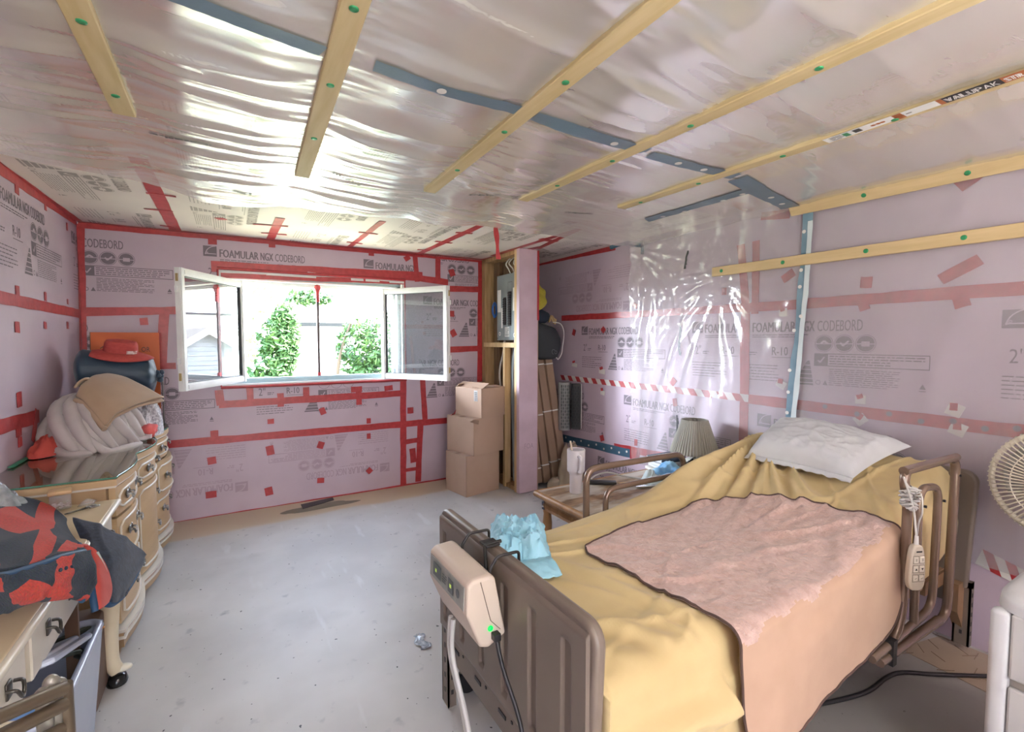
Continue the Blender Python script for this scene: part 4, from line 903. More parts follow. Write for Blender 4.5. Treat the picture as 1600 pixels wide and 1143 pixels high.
for i in range(340):
    t=i/339; a=t*2*PI*3; b=t*2*PI*48; ax1=V((.4,-.2,0)).normalized(); rad=.036+.004*math.sin(t*9)
    cdir=V((math.cos(a),0,math.sin(a)*.7)); pos=cc+V((math.cos(a)*rad,-.012+.012*math.sin(a*1.1+t*5),math.sin(a)*rad*.9-.006*t)); co.append(pos+(cdir*math.cos(b)+V((0,1,0))*math.sin(b))*.0095)
mb.tube(co,.0032,5); mb.build('coiled_lead',lead,hc,smooth=70)
mb=MB(); mb.tube(bez([cc+V((.03,-.02,-.02)),at(1440,775,'y',.70),at(1441,800,'y',.70),at(1436,815,'y',.715),at(1433,835,'y',.73)],6),.0028,6); mb.build('lead',lead,hc,smooth=60)
# ---------------- pump hooked on the foot board
pum=thing('mattress_pump','beige air mattress pump with a green light, hooked over the foot board','pump',(.62,1.25,.5))
pm=mat('pump_beige',(.60,.51,.43),.5,col2=(.56,.47,.39),nscale=5); pmt=mat('pump_top',(.62,.56,.43),.5)
prof=[(.684,.562),(.648,.742),(.632,.755),(.572,.752),(.556,.738),(.552,.655),(.598,.545),(.625,.535)]
Y0_,Y1_=1.185,1.475
vs=[];n=len(prof)
ysn=[Y0_,Y0_+.010,Y1_-.010,Y1_]; ins=[.93,1,1,.93]
cxp=sum(q[0] for q in prof)/n; czp=sum(q[1] for q in prof)/n
for y,k in zip(ysn,ins): vs+=[V((cxp+(x-cxp)*k,y,czp+(z-czp)*k)) for x,z in prof]
fs=[tuple(range(n)),tuple(3*n+i for i in range(n-1,-1,-1))]
for j in range(3):
    for i in range(n): fs.append((j*n+i,j*n+(i+1)%n,(j+1)*n+(i+1)%n,(j+1)*n+i)[::-1])
o=MB().add(vs,fs).build('casing',pm,pum,smooth=25); md=o.modifiers.new('edge','BEVEL'); md.width=.008; md.segments=3; md.limit_method='ANGLE'; md.angle_limit=R(25)
mb=MB(); mb.hexa([V(q) for q in ((.560,Y0_+.015,.662),(.560,Y1_-.015,.662),(.5505,Y1_-.015,.662),(.5505,Y0_+.015,.662),(.562,Y0_+.015,.730),(.562,Y1_-.015,.730),(.5535,Y1_-.015,.730),(.5535,Y0_+.015,.730))]); o=mb.build('front_panel',mat('panel_sage',(.36,.36,.32),.35,col2=(.25,.27,.25),nscale=22),pum)
Mq=frame((.5515,Y1_-.015,.696),(0,-1,0),(.044,0,1),(-1,0,.044))
for nm,ops,mm_ in (('display_window',lambda I:I.rect(.03,-.020,.095,.022),'panel_dark'),('button_pad',lambda I:I.rect(.15,-.022,.19,.02),'panel_dark'),('dial',lambda I:I.disc(.22,0,.013),'panel_dark')):
    I=Ink(Mq); ops(I); I.build(nm,MATS.get('panel_dark') or mat('panel_dark',(.12,.14,.15),.4),o)
I=Ink(Mq); I.para(.105,.14,-.015,.015,4,.004,1); I.build('panel_print',MATS['panel_dark'],o)['kind']='stuff'
for x0 in (.05,.165): I=Ink(Mq); I.rect(x0,-.005,x0+.012,.006,z=.0026); I.build('indicator',MATS.get('indicator_green') or mat('indicator_green',(.45,.6,.1),.4,emit=.5),o)
MB().lathe([(.0085,0),(.0085,.003),(.004,.006)],(.628,Y0_-.002,.598),14,MX.Rotation(PI/2,3,'X')).build('power_light',mat('led_green',(.0,.62,.06),.3,emit=1.3),pum,smooth=60)
MB().tube([(.662,Y0_-.001,.585),(.630,Y0_-.001,.62),(.598,Y0_-.001,.742)],.0012,5).build('casing_seam',taupe,pum)
hk=mat('hook_black',(.02,.02,.02),.4)
for y in (1.405,1.21): MB().tube(fillet([(.655,y,.68),(.640,y,.757),(.668,y,.792),(.742,y,.790),(.742,y,.745)],.012,4),.0048,8).build('hook',hk,pum,smooth=60)
MB().tube(fillet([(.6815,1.31,.70),(.676,1.31,.785),(.735,1.31,.787)],.01,4),.006,8,flat=1).build('hook_strap',hk,pum,smooth=60); MB().rbox((.700,1.32,.784),(.05,.05,.008),.002).build('hook_pad',hk,pum)
MB().rbox((.642,Y0_-.012,.575),(.022,.024,.022),.003).build('plug',dark,pum); MB().tube(bez([(.642,1.172,.572),(.645,1.14,.50),(.66,1.06,.36),(.64,1.0,.17),(.58,.94,.012),(.46,.82,.010)],7),.0065,8).build('power_cord',dark,pum,smooth=60)
hz=mat('hose_clear',(.62,.62,.60),.3)
for i in range(2): MB().tube(bez([(.60,1.405-.02*i,.53),(.59,1.39-.02*i,.42),(.60,1.31-.02*i,.26),(.58,1.16-.02*i,.10),(.56,.98-.02*i,.02)],7),.0085,8).build('air_hose',hz,pum,smooth=60)
# ---------------- blue disposable pad at the foot
blu=mat('blue_tissue',(.27,.58,.74),.5,col2=(.36,.66,.80),nscale=14,bump=.5,bscale=30,bdist=.006)
def crump(c,sx_,sy_,h,seed,rz):
    def fn(u,v):
        a,b=u*2-1,v*2-1; e=sst(1.0,.55,max(abs(a),abs(b)))
        n1=mn.noise(V((a*1.6+seed,b*1.6,seed))); n2=ridge(mn.noise(V((a*3.4+n1,b*3.4+seed,2))))**2; n3=ridge(mn.noise(V((a*7,b*7+seed,5)))); z=h*(.35*e+.5*e*(n1+.3)+.40*n2*e+.22*n3)+.008
        x=a*sx_*(1+.18*n1); y=b*sy_*(1+.15*mn.noise(V((b*2,a*2,seed+4)))); q=MX.Rotation(rz,3,'Z')@V((x,y,0)); X,Y=c[0]+q.x,c[1]+q.y
        return V((X,Y,bedz(max(X,.72),Y)+.014+max(z,.0)))
    return fn
def blue(u,v):
    p=crump((.975,1.60),.17,.115,.078,3.3,R(60))(u,v); return p
bp_=thing('disposable_pad','crumpled light blue disposable pad on the foot of the bed behind the pump','disposable pad',(.95,1.5,.62))
MB().grid(blue,46,36).build('crumpled_sheet',blu,bp_,smooth=28,solid=.003)
MB().grid(lambda u,v: (lambda p: V((p.x,p.y,bedz(max(p.x,.72),p.y)+.018+.02*math.sin(u*PI)+.008*ridge(mn.noise(V((u*5,v*4,2)))))))(MX.Translation((.925,1.385,0))@MX.Rotation(R(78),4,'Z')@V(((u-.5)*.15,(v-.5)*.13,0))),30,24).build('folded_corner',blu,bp_,smooth=50,solid=.004)
# ================================================================ LOW TABLE BESIDE THE BED
wt=mat('worn_wood',(.36,.23,.13),.5,col2=(.17,.10,.055),nscale=9,stretch=(.7,3,1),bump=.2,lo=.38,hi=.6)
n_,l_=N(wt); b_=n_['Principled BSDF']; s_=b_.inputs['Base Color'].links[0].from_socket
l_.new(mixcol(n_,l_,s_,ramp(n_,l_,noise_(n_,l_,3.5,6,(.8,2.2,1)),.42,.55),(.56,.51,.44)),b_.inputs['Base Color'])
wt2=mat('warm_wood',(.42,.23,.10),.4,col2=(.32,.17,.07),nscale=6,stretch=(1,4,1))
tb=thing('low_table','worn wooden low table with scuffed top between the bed and the foam wall','table',(2.25,2.2,0))
MB().rbox((2.26,2.185,.482),(1.30,.50,.036),.014,seg=3).build('table_top',wt,tb,smooth=40)
mb=MB(); mb.tube([(1.612,1.94,.484),(1.612,2.43,.484)],.02,10); mb.tube([(1.612,2.432,.484),(2.90,2.432,.484)],.018,10); mb.build('top_moulding',wt2,tb,smooth=60)
for x,y in ((1.67,2.385),(1.67,1.985),(2.85,2.385),(2.85,1.985)): MB().lathe([(.022,0),(.028,.05),(.018,.09),(.026,.20),(.030,.30),(.024,.36),(.032,.40),(.032,.465)],(x,y,0),14).build('leg',wt2,tb,smooth=50)
MB().mm((1.645,1.98,.385),(1.67,2.39,.465)).build('apron',wt2,tb); MB().mm((1.67,2.37,.385),(2.85,2.395,.465)).build('apron',wt2,tb)
for k in range(26):
    pass
mb=MB()
for k in range(24): mb.tube([(1.640,2.02+k*.0155,.405),(1.640,2.026+k*.0155,.43)],.004,6)
o=mb.build('carved_beading',wt2,tb)
mb=MB(); mb.mm((1.638,2.375,.39),(1.650,2.40,.462)).mm((1.638,2.0,.39),(1.648,2.005,.46)); mb.build('corner_iron',mat('iron_blue',(.08,.09,.11),.4,metal=.6),tb)
for z in (.41,.445): MB().lathe([(.008,0),(.004,.005)],(1.637,2.388,z),8,MX.Rotation(-PI/2,3,'Y')).build('stud_nail',steel,tb)
# tumbler
mug_m=mat('tumbler_lilac',(.70,.67,.70),.35,col2=(.66,.63,.66))
tm=thing('tumbler','tall pale lilac travel tumbler with handle and straw on the low table','tumbler',(1.80,2.29,.5))
c=(1.805,2.275,.5)
MB().lathe([(.036,0),(.038,.004),(.039,.11),(.043,.125),(.053,.135),(.054,.145),(.0555,.262),(.0545,.268),(.049,.268),(.047,.252),(.0,.252)],c,32).build('cup_body',mug_m,tm,smooth=45)
MB().lathe([(.048,.255),(.05,.262),(.044,.264),(.0,.260)],c,28).build('lid',mat('lid_clear',(.55,.55,.57),.3),tm,smooth=45)
MB().tube([V(c)+V((-.02,.012,.25)),V(c)+V((-.03,.020,.318))],.006,8).build('straw',mat('straw_cream',(.72,.62,.48),.5),tm,smooth=60)
hd=V((-.35,-.94,0)).normalized()
MB().tube(fillet([V(c)+hd*.05+V((0,0,.235)),V(c)+hd*.095+V((0,0,.235)),V(c)+hd*.09+V((0,0,.145)),V(c)+hd*.05+V((0,0,.145))],.018,5),.011,8).build('handle',mug_m,tm,smooth=60)
# lamp
lp=thing('table_lamp','table lamp with grey pleated shade on a round white base by the bed head','lamp',(2.75,2.16,.5))
c=(2.755,2.165,.5)
shd=mat('shade_grey',(.37,.36,.31),.75,col2=(.33,.32,.28))
MB().lathe([(.082,.385),(.085,.383),(.158,.165),(.160,.158)],c,200,caps=False,wob=lambda k,z: 1+(.030 if k%4<2 else -.022)).build('lamp_shade',shd,lp,smooth=20,solid=.002)
MB().tube([V(c)+V((0,0,.10)),V(c)+V((0,0,.24))],.010,10).build('stem',mat('lamp_stem',(.06,.06,.06),.4),lp,smooth=60)
MB().lathe([(.045,0),(.06,.004),(.092,.03),(.098,.06),(.085,.09),(.05,.112),(.02,.118)],c,28).build('base',mat('lamp_ceramic',(.74,.73,.66),.25),lp,smooth=50)
MB().lathe([(.012,.24),(.03,.27),(.032,.31),(.02,.34)],c,14).build('bulb',mat('bulb_glass',(.8,.8,.78),.3),lp,smooth=60)
# things on the table
tag(MB().rbox((2.055,2.325,.511),(.19,.052,.022),.006,MX.Rotation(R(-38),3,'Z')).build('remote_control',dark,smooth=40),'slim black remote control lying behind the tumbler','remote control')
tag(MB().tube(bez([(2.02,2.40,.506),(2.10,2.44,.52),(2.2,2.43,.53),(2.28,2.36,.512),(2.36,2.26,.506),(2.42,2.15,.506)],7),.0055,8).build('white_lead',lead,smooth=60),'white lead looping over the low table behind the rail','cord')
tag(MB().rbox((2.33,2.18,.509),(.42,.020,.014),.003,MX.Rotation(R(-20),3,'Z')).build('wooden_ruler',stud_l),'long thin wooden stick lying across the low table','stick')
tag(MB().rbox((2.32,2.10,.510),(.30,.035,.008),.003,MX.Rotation(R(-18),3,'Z')).build('metal_strip',steel),'flat bright metal strip lying on the low table by the rail','strip')
bluem=mat('blue_plastic',(.12,.33,.62),.35,col2=(.35,.60,.80),nscale=9,bump=.4,bscale=20,bdist=.006)
def lump(c,r,seed,h=1): return MB().grid(lambda u,v: (lambda a,k: V((c[0]+r[0]*v*k*math.cos(a),c[1]+r[1]*v*k*math.sin(a),c[2]+max(0,r[2]*(1-v**2.2)*(.75+.6*mn.noise(V((math.cos(a)*v*2.2+seed,math.sin(a)*v*2.2,seed)))+.3*ridge(mn.noise(V((math.cos(a)*v*4,math.sin(a)*v*4+seed,2))))**2)))))(2*PI*u,1+.22*mn.noise(V((math.cos(2*PI*u)*1.5,math.sin(2*PI*u)*1.5,seed)))),44,16,cu=True)
tag(lump((2.53,2.19,.502),(.17,.15,.085),4.1).build('blue_bag',bluem,smooth=60),'crumpled light blue plastic bag on the low table in front of the lamp','bag')
tag(lump((2.38,2.19,.502),(.085,.07,.07),7.7).build('tissue_wad',mat('tissue_white',(.62,.74,.78),.7,bump=.3),smooth=60),'wad of whitish tissue beside the blue plastic bag','tissue')
MBb=thing('spectacle_case','dark tangled cords and keys on the green packet beside the blue bag','keys',(2.66,2.12,.58)); 
for k in range(4): MB().tube(bez([(2.62+.02*k,2.10+.01*k,.585),(2.65+.02*k,2.14,.605+.006*k),(2.70,2.10+.015*k,.598),(2.66+.02*k,2.07,.585)],5),.005,6).build('loop',dark,MBb,smooth=60)
MBb.name='key_bundle'
tag(MB().rbox((2.66,2.07,.54),(.15,.12,.075),.012,MX.Rotation(R(20),3,'Z')).build('green_packet',mat('packet_green',(.10,.34,.22),.5,bump=.3)),'green packet standing between the blue bag and the lamp','packet')
for i,(x,y,z,l,cl,lb) in enumerate(((2.68,2.34,.512,.25,(.72,.70,.64),'pale book at the bottom of the stack behind the lamp'),(2.70,2.335,.536,.24,(.45,.55,.68),'blue-grey book in the middle of the stack behind the lamp'),(2.69,2.34,.560,.24,(.75,.74,.72),'white book near the top of the stack behind the lamp'),(2.68,2.345,.590,.23,(.04,.06,.10),'dark navy book on top of the stack behind the lamp'))):
    bk=thing('book',lb,'book',(x,y,z),'books stacked behind the lamp'); h=.022 if i<3 else .034; Mz=MX.Rotation(R(-20+6*i),3,'Z')
    MB().rbox((x,y,z),(l,.15,h),.002,Mz,seg=1).build('cover',mat('book_cover_%d'%i,cl,.5),bk); MB().box((x-.003,y+.003,z),(l+.0,.142,h*.7),Mz).build('pages',lab,bk)
# ================================================================ FAN
fw=mat('fan_ivory',(.66,.60,.48),.4); fblade=mat('fan_blade',(.45,.43,.40),.35,alpha=.85)
fan=thing('pedestal_fan','ivory pedestal fan with round wire grille standing beside the bed head','fan',(2.36,.44,0))
C0=EYE+ray(1670,759)*1.78; ax=V((-.92,-.10,.06)).normalized(); uu=ax.cross(V((0,0,1))).normalized(); vv=uu.cross(ax)
Mf=frame(C0,uu,vv,ax); RF=.205
def fp_(r,a,z): return Mf@V((r*math.cos(a),r*math.sin(a),z))
MB().tube([fp_(RF,2*PI*i/64,0) for i in range(64)],.010,10,closed=True).build('grille_rim',fw,fan,smooth=60)
mb=MB()
for i in range(72):
    a=2*PI*i/72; mb.tube([fp_(RF+.008,a,-.004),fp_(RF-.004,a,.028),fp_(RF*.7,a,.052),fp_(.055,a,.062)],.0026,5)
o=mb.build('front_ribs',fw,fan,smooth=60); o['kind']='stuff'
mb=MB()
for i in range(72):
    a=2*PI*(i+.5)/72; mb.tube([fp_(RF+.010,a,.012),fp_(RF+.012,a,-.03),fp_(RF*.75,a,-.085),fp_(.07,a,-.10)],.0026,5)
o=mb.build('rear_ribs',fw,fan,smooth=60); o['kind']='stuff'
for r,z in ((RF*.72,.050),): MB().tube([fp_(r,2*PI*i/48,z) for i in range(48)],.0022,5,closed=True).build('grille_ring',fw,fan,smooth=60)
MB().lathe([(.001,.074),(.04,.072),(.058,.066),(.06,.056)],C0,28,Mf.to_3x3()).build('badge',mat('fan_badge',(.60,.52,.38),.4),fan,smooth=50)
MB().lathe([(.03,.02),(.04,0),(.075,-.10),(.08,-.16),(.06,-.23),(.03,-.25)],C0,24,Mf.to_3x3()).build('motor_housing',fw,fan,smooth=50)
for k in range(3):
    def bl_(u,v,k=k): a=2*PI*k/3+(u-.3)*1.5*(.35+.65*v**.6); r=lerp(.03,RF*.86,v); return fp_(r,a,-.03+.05*(u-.5))
    MB().grid(bl_,10,12).build('blade',fblade,fan,smooth=60,solid=.002)
pb=C0-ax*.16
MB().tube([V((pb.x,pb.y,.03)),V((pb.x,pb.y,pb.z-.03))],.014,12).build('pole',fw,fan,smooth=60); MB().lathe([(.19,0),(.19,.012),(.15,.03),(.03,.05)],(pb.x,pb.y,0),32).build('base',fw,fan,smooth=50); MB().rbox((pb.x,pb.y,pb.z-.09),(.06,.06,.12),.012).build('switch_box',fw,fan)
# ================================================================ WHITE HAMPER
hm_m=mat('hamper_white',(.56,.58,.60),.4,col2=(.52,.53,.545)); hm_p=mat('hamper_panel',(.30,.28,.25),.5,col2=(.27,.25,.22))
hm=thing('drawer_tower','white plastic drawer tower with rounded lid standing below the fan','drawer unit',(2.2,.25,0))
hx0,hx1,hy0,hy1=1.90,2.30,.09,.452
MB().rbox(((hx0+hx1)/2,(hy0+hy1)/2,.33),(hx1-hx0-.03,hy1-hy0-.03,.64),.05,seg=4).build('tower_body',hm_p,hm,smooth=50)
def lidp(u,v):
    a=2*PI*u; e=.45; cx_,cy_=(hx0+hx1)/2,(hy0+hy1)/2; w_,d_=(hx1-hx0)/2,(hy1-hy0)/2
    s1=lambda t,e: math.copysign(abs(t)**e,t)
    prof_=[(0,.700),(.6,.698),(.93,.690),(1.0,.680),(1.02,.650),(.985,.648)]; k=v*(len(prof_)-1); i=min(int(k),len(prof_)-2); f=k-i; r=lerp(prof_[i][0],prof_[i+1][0],f); z=lerp(prof_[i][1],prof_[i+1][1],f)
    return V((cx_+w_*r*s1(math.cos(a),e),cy_+d_*r*s1(math.sin(a),e),z))
MB().grid(lidp,64,20,cu=True).build('lid',hm_m,hm,smooth=50)
for x,y in ((hx0+.022,hy1-.022),(hx0+.022,hy0+.022),(hx1-.022,hy1-.022),(hx1-.022,hy0+.022)): MB().rbox((x,y,.325),(.046,.046,.65),.014).build('corner_post',hm_m,hm,smooth=50)
for z in (.12,.34,.555):
    dr=MB().rbox((hx0+.010,(hy0+hy1)/2,z),(.02,hy1-hy0-.09,.19),.006).build('drawer',mat('drawer_frost',(.50,.50,.50),.35) if 'drawer_frost' not in MATS else MATS['drawer_frost'],hm)
    MB().rbox((hx0-.004,(hy0+hy1)/2,z+.06),(.016,.12,.018),.006).build('handle',hm_m,dr)
    MB().rbox(((hx0+hx1)/2,hy1-.010,z-.10),(hx1-hx0-.06,.016,.014),.004).build('cross_rail',hm_m,hm)
# ================================================================ FLOOR ITEMS
lino_m=mat('linoleum',(.47,.38,.29),.45,col2=(.40,.32,.24),nscale=4)
ln=thing('linoleum_offcut','beige patterned linoleum offcut on the floor under the bed head','flooring offcut',(2.8,.8,0))
def lq(p): q=at(*p,'z',.004); q.x=min(q.x,WR-.03); return q
q=[lq(p) for p in ((1405,1012),(1545,1082),(1560,1020),(1545,1000),(1482,983))]; M0=[V((a.x,a.y,.001)) for a in q]; M1=[V((a.x,a.y,.004)) for a in q]
mb=MB(); mb.add(M0+M1,[tuple(range(4,-1,-1)),tuple(range(5,10))]+[(i,(i+1)%5,5+(i+1)%5,5+i) for i in range(5)]); mb.build('sheet',lino_m,ln)
mb=MB(); rd=random.Random(5)
for k in range(16):
    a=rd.random(); b=rd.random(); s0=q[0].lerp(q[4],b).lerp(q[1].lerp(q[2],b),a); dd=V((rd.random()-.5,rd.random()-.5,0)).normalized()*.07; e0=s0+dd
    mb.tube([V((s0.x,s0.y,.0042)),V((min(e0.x,WR-.04),e0.y,.0042))],.0016,4)
mb.build('vein_print',mat('vein_brown',(.26,.19,.13),.6),ln,kind='stuff')
fl=lambda px,py: at(px,py,'z',.010)
tag(MB().tube(bez([fl(1190,1120),fl(1270,1102),fl(1350,1082),fl(1385,1058),fl(1410,1050),fl(1460,1053),fl(1545,1056)],8),.0085,8).build('floor_cable',dark,smooth=60),'black power cable snaking over the bare floor beside the bed','cable')
mb=thing('plastic_scrap','small clear plastic wrapper lying on the floor between window and foot board','wrapper',(.754,2.11,0))
MB().grid(lambda u,v: V((.745+(u-.5)*.05+.01*math.sin(v*9),2.10+(v-.5)*.12,.004+.010*abs(mn.noise(V((u*4,v*6,2)))))),8,14).build('film',mat('wrapper_film',(.55,.62,.70),.2,col2=(.25,.3,.36),nscale=60),mb,smooth=40)
# ================================================================ CARDBOARD BOXES
def carton(name,label,c0,ang,L,W,z0,z1,open_=False,label_tape=False):
    r=thing(name,label,'box',(c0[0],c0[1],z0),'cardboard cartons stacked by the stub wall')
    a=R(ang); f=V((math.cos(a),math.sin(a),0)); l=V((-math.sin(a),math.cos(a),0)); c=V((c0[0],c0[1],0))
    P=lambda u,v,z: c+f*u+l*v+V((0,0,z)); t=.005
    def side(u0,v0,u1,v1,nm='side'):
        d=(P(u1,v1,0)-P(u0,v0,0)).normalized(); n=V((0,0,1)).cross(d)*t
        p=[P(u0,v0,z0),P(u1,v1,z0),P(u1,v1,z0)+n,P(u0,v0,z0)+n]; h=V((0,0,z1-z0)); MB().hexa(p+[q+h for q in p]).build(nm,cardb,r)
    side(0,0,L,0); side(L,0,L,W); side(L,W,0,W); side(0,W,0,0)
    MB().hexa([P(.004,.004,z0+.001),P(L-.004,.004,z0+.001),P(L-.004,W-.004,z0+.001),P(.004,W-.004,z0+.001),P(.004,.004,z0+.006),P(L-.004,.004,z0+.006),P(L-.004,W-.004,z0+.006),P(.004,W-.004,z0+.006)]).build('bottom',cardb,r)
    if not open_:
        for v0,v1 in ((0.002,W/2-.001),(W/2+.001,W-.002)): MB().hexa([P(.001,v0,z1),P(L-.001,v0,z1),P(L-.001,v1,z1),P(.001,v1,z1),P(.001,v0,z1+.005),P(L-.001,v0,z1+.005),P(L-.001,v1,z1+.005),P(.001,v1,z1+.005)]).build('flap',cardb,r)
        mb=MB(); mb.hexa([P(-.001,W/2-.025,z1+.005),P(L+.001,W/2-.025,z1+.005),P(L+.001,W/2+.025,z1+.005),P(-.001,W/2+.025,z1+.005),P(-.001,W/2-.025,z1+.0062),P(L+.001,W/2-.025,z1+.0062),P(L+.001,W/2+.025,z1+.0062),P(-.001,W/2+.025,z1+.0062)]); mb.build('packing_tape',cardb_d if not label_tape else mat('pack_tape',(.42,.30,.2),.3),r)
    else:
        def flap(p0,p1,outd,h): 
            q0,q1=p0+outd,p1+outd; up=V((0,0,h)); nn=(p1-p0).cross(q0+up-p0).normalized()*.005
            pts=[p0,p1,q1+up,q0+up]; MB().hexa(pts+[q+nn for q in pts]).build('flap',cardb,r)
        flap(P(0,W,z1),P(L,W,z1),-l*.05,.035); flap(P(0,0,z1),P(0,W,z1),f*.10,.05); flap(P(L,0,z1),P(L,W,z1),-f*.13,.015); flap(P(0,0,z1),P(L,0,z1),l*.12,.012)
    return r,P
b1,P1_=carton('cardboard_carton','plain cardboard carton on the floor, bottom of the stack of three',(1.82,3.885),10,.385,.34,.001,.372)
b2,P2_=carton('cardboard_carton','plain cardboard carton with a torn corner, middle of the stack of three',(1.885,3.86),14,.375,.40,.379,.712)
b3,P3_=carton('cardboard_carton','smaller open cardboard carton with loose flaps, topmost of the stack of three',(1.965,3.86),17,.31,.36,.719,.985,True)
mb=MB(); mb.add([P2_(0,0,.712)+V((-.002,-.002,.002)),P2_(.06,-.004,.700),P2_(.03,-.03,.668),P2_(-.03,.02,.695)],[(0,1,2,3),(3,2,1,0)]); mb.build('torn_corner',cardb_d,b2)
mb=MB(); mb.add([P3_(-.0012,.05,.87),P3_(-.0012,.05,.97),P3_(-.0012,.10,.97),P3_(-.0012,.10,.87)],[(0,1,2,3),(3,2,1,0)]); mb.build('paper_label',lab,b3)
mb=MB(); 
for k in range(5): mb.add([P3_(-.0022,.06,.88+.017*k),P3_(-.0022,.06,.886+.017*k),P3_(-.0022,.09,.886+.017*k),P3_(-.0022,.09,.88+.017*k)],[(0,1,2,3),(3,2,1,0)])
mb.build('label_print',MATS['label_rust'] if False else ink,b3)
tag(MB().grid(lambda u,v: V((1.80+.05*u,4.20-.03*v,.716+.05*u*v+.004*math.sin(u*9))),6,5).build('loose_tape',tape,smooth=60,solid=.002),'crumpled red tape scrap sticking out behind the cardboard cartons','tape')
# ================================================================ ALCOVE BEHIND THE STUB WALL
fpk=mat('carton_brown',(.32,.215,.15),.7,col2=(.28,.185,.125),nscale=4,bump=.1)
strapm=mat('strap_white',(.75,.73,.70),.4)
defs=[((2.565,3.86),(2.53,4.03),1.22,'narrow flat-pack carton against the stub wall'),((2.655,3.84),(2.60,4.03),1.245,'narrow flat-pack carton, second from the stub wall'),((2.755,3.82),(2.665,4.0),1.26,'narrow flat-pack carton, third from the stub wall'),((2.845,3.80),(2.745,3.96),1.24,'narrow flat-pack carton by the rolled mats, fourth from the stub wall')]
for i,(a,b,h,lb) in enumerate(defs):
    r=thing('flat_pack_carton',lb+', leaning in the alcove','carton',(a[0],a[1],0),'flat-pack cartons leaning in the alcove')
    A=V((a[0],a[1],0.03)); B=V((b[0],b[1],h)); d=(B-A).normalized(); s=V((1,.0,0)); s=(s-d*s.dot(d)).normalized(); n=d.cross(s); M=MX((s,n,d)).transposed(); Lc=(B-A).length
    MB().rbox((A+B)/2,(.082,.11,Lc),.004,M,seg=1).build('carton_body',fpk,r)
    for k in (.12,.52,.9): MB().rbox(A+d*Lc*(k+.02*i),(.087,.115,.012),.002,M,seg=1).build('strap',strapm,r)
# drawstring bag
dk=mat('bag_charcoal',(.030,.036,.042),.8,col2=(.022,.027,.032),nscale=5,bump=.3,bscale=20)
bgx=thing('drawstring_bag','charcoal drawstring bag with white cord hanging above the flat-pack cartons','bag',(2.62,3.9,1.25))
def sackf(u,v):
    a=2*PI*u; k=interp([(0,.55),(.06,.9),(.25,1.0),(.7,1.02),(.9,.86),(1,.70)],v); z=1.245+.36*v-.05*v*max(0,math.cos(a-.2))*0
    r=1+.10*mn.noise(V((math.cos(a)*1.6,math.sin(a)*1.6,v*3))); sg=lambda t: math.copysign(abs(t)**.7,t)
    return V((2.695+.150*k*r*sg(math.cos(a))+.03*v*(1-v),3.89+.075*k*r*sg(math.sin(a)),z-.035*v*(1+math.cos(a))))
mb=MB(); mb.grid(sackf,48,30,cu=True); mb.build('bag_body',dk,bgx,smooth=60,solid=.003)
MB().grid(lambda u,v: V((2.71+.140*v*.74*math.cos(2*PI*u),3.885+.07*v*.74*math.sin(2*PI*u),1.60-.03*(1+v*math.cos(2*PI*u))+.03*(1-v))),30,5,cu=True).build('bag_lining',mat('lining_grey',(.30,.28,.26),.8),bgx,smooth=60)
MB().tube(bez([at(864,503,'y',3.83),at(876,506,'y',3.83),at(881,520,'y',3.83),at(879,540,'y',3.83),at(877,553,'y',3.83),at(872,561,'y',3.83),at(868,556,'y',3.83)],7),.005,8).build('cord',strapm,bgx,smooth=60)
I=Ink(frame((2.69,3.80,1.27),(1,.15,0),(0,0,1),(.15,-1,0))); I.ring(.04,.05,.025,.005,14,0,0,PI*1.5); I.ring(.07,.045,.018,.005,14,0,PI,PI*2.5); I.build('emblem',mat('emblem_grey',(.16,.17,.18),.6),bgx)
nv=mat('navy_cloth',(.018,.03,.05),.85,bump=.3); yl=mat('yellow_cloth',(.50,.46,.06),.85,col2=(.40,.36,.04),nscale=6,bump=.4,bscale=25)
tag(MB().ell((2.62,3.93,1.665),(.135,.09,.075),28,16,wob=.25,seed=2).build('navy_bundle',nv,smooth=60),'dark navy cloth bundle wedged under the yellow jacket in the alcove','clothing')
tag(MB().ell((2.595,3.95,1.845),(.135,.11,.125),36,22,wob=.32,seed=7).build('yellow_jacket',yl,smooth=60),'yellow-green jacket bundled high in the alcove behind the stub wall','clothing')
tag(MB().grid(lambda u,v: V((2.72+.07*u,3.86-.02*u+.02*v,1.66-.05*v+.02*math.sin(u*5)+.012*mn.noise(V((u*4,v*4,1))))),10,8).build('work_glove',mat('glove_tan',(.42,.29,.14),.85),smooth=60,solid=.02),'tan work glove poking out beside the yellow jacket','glove')
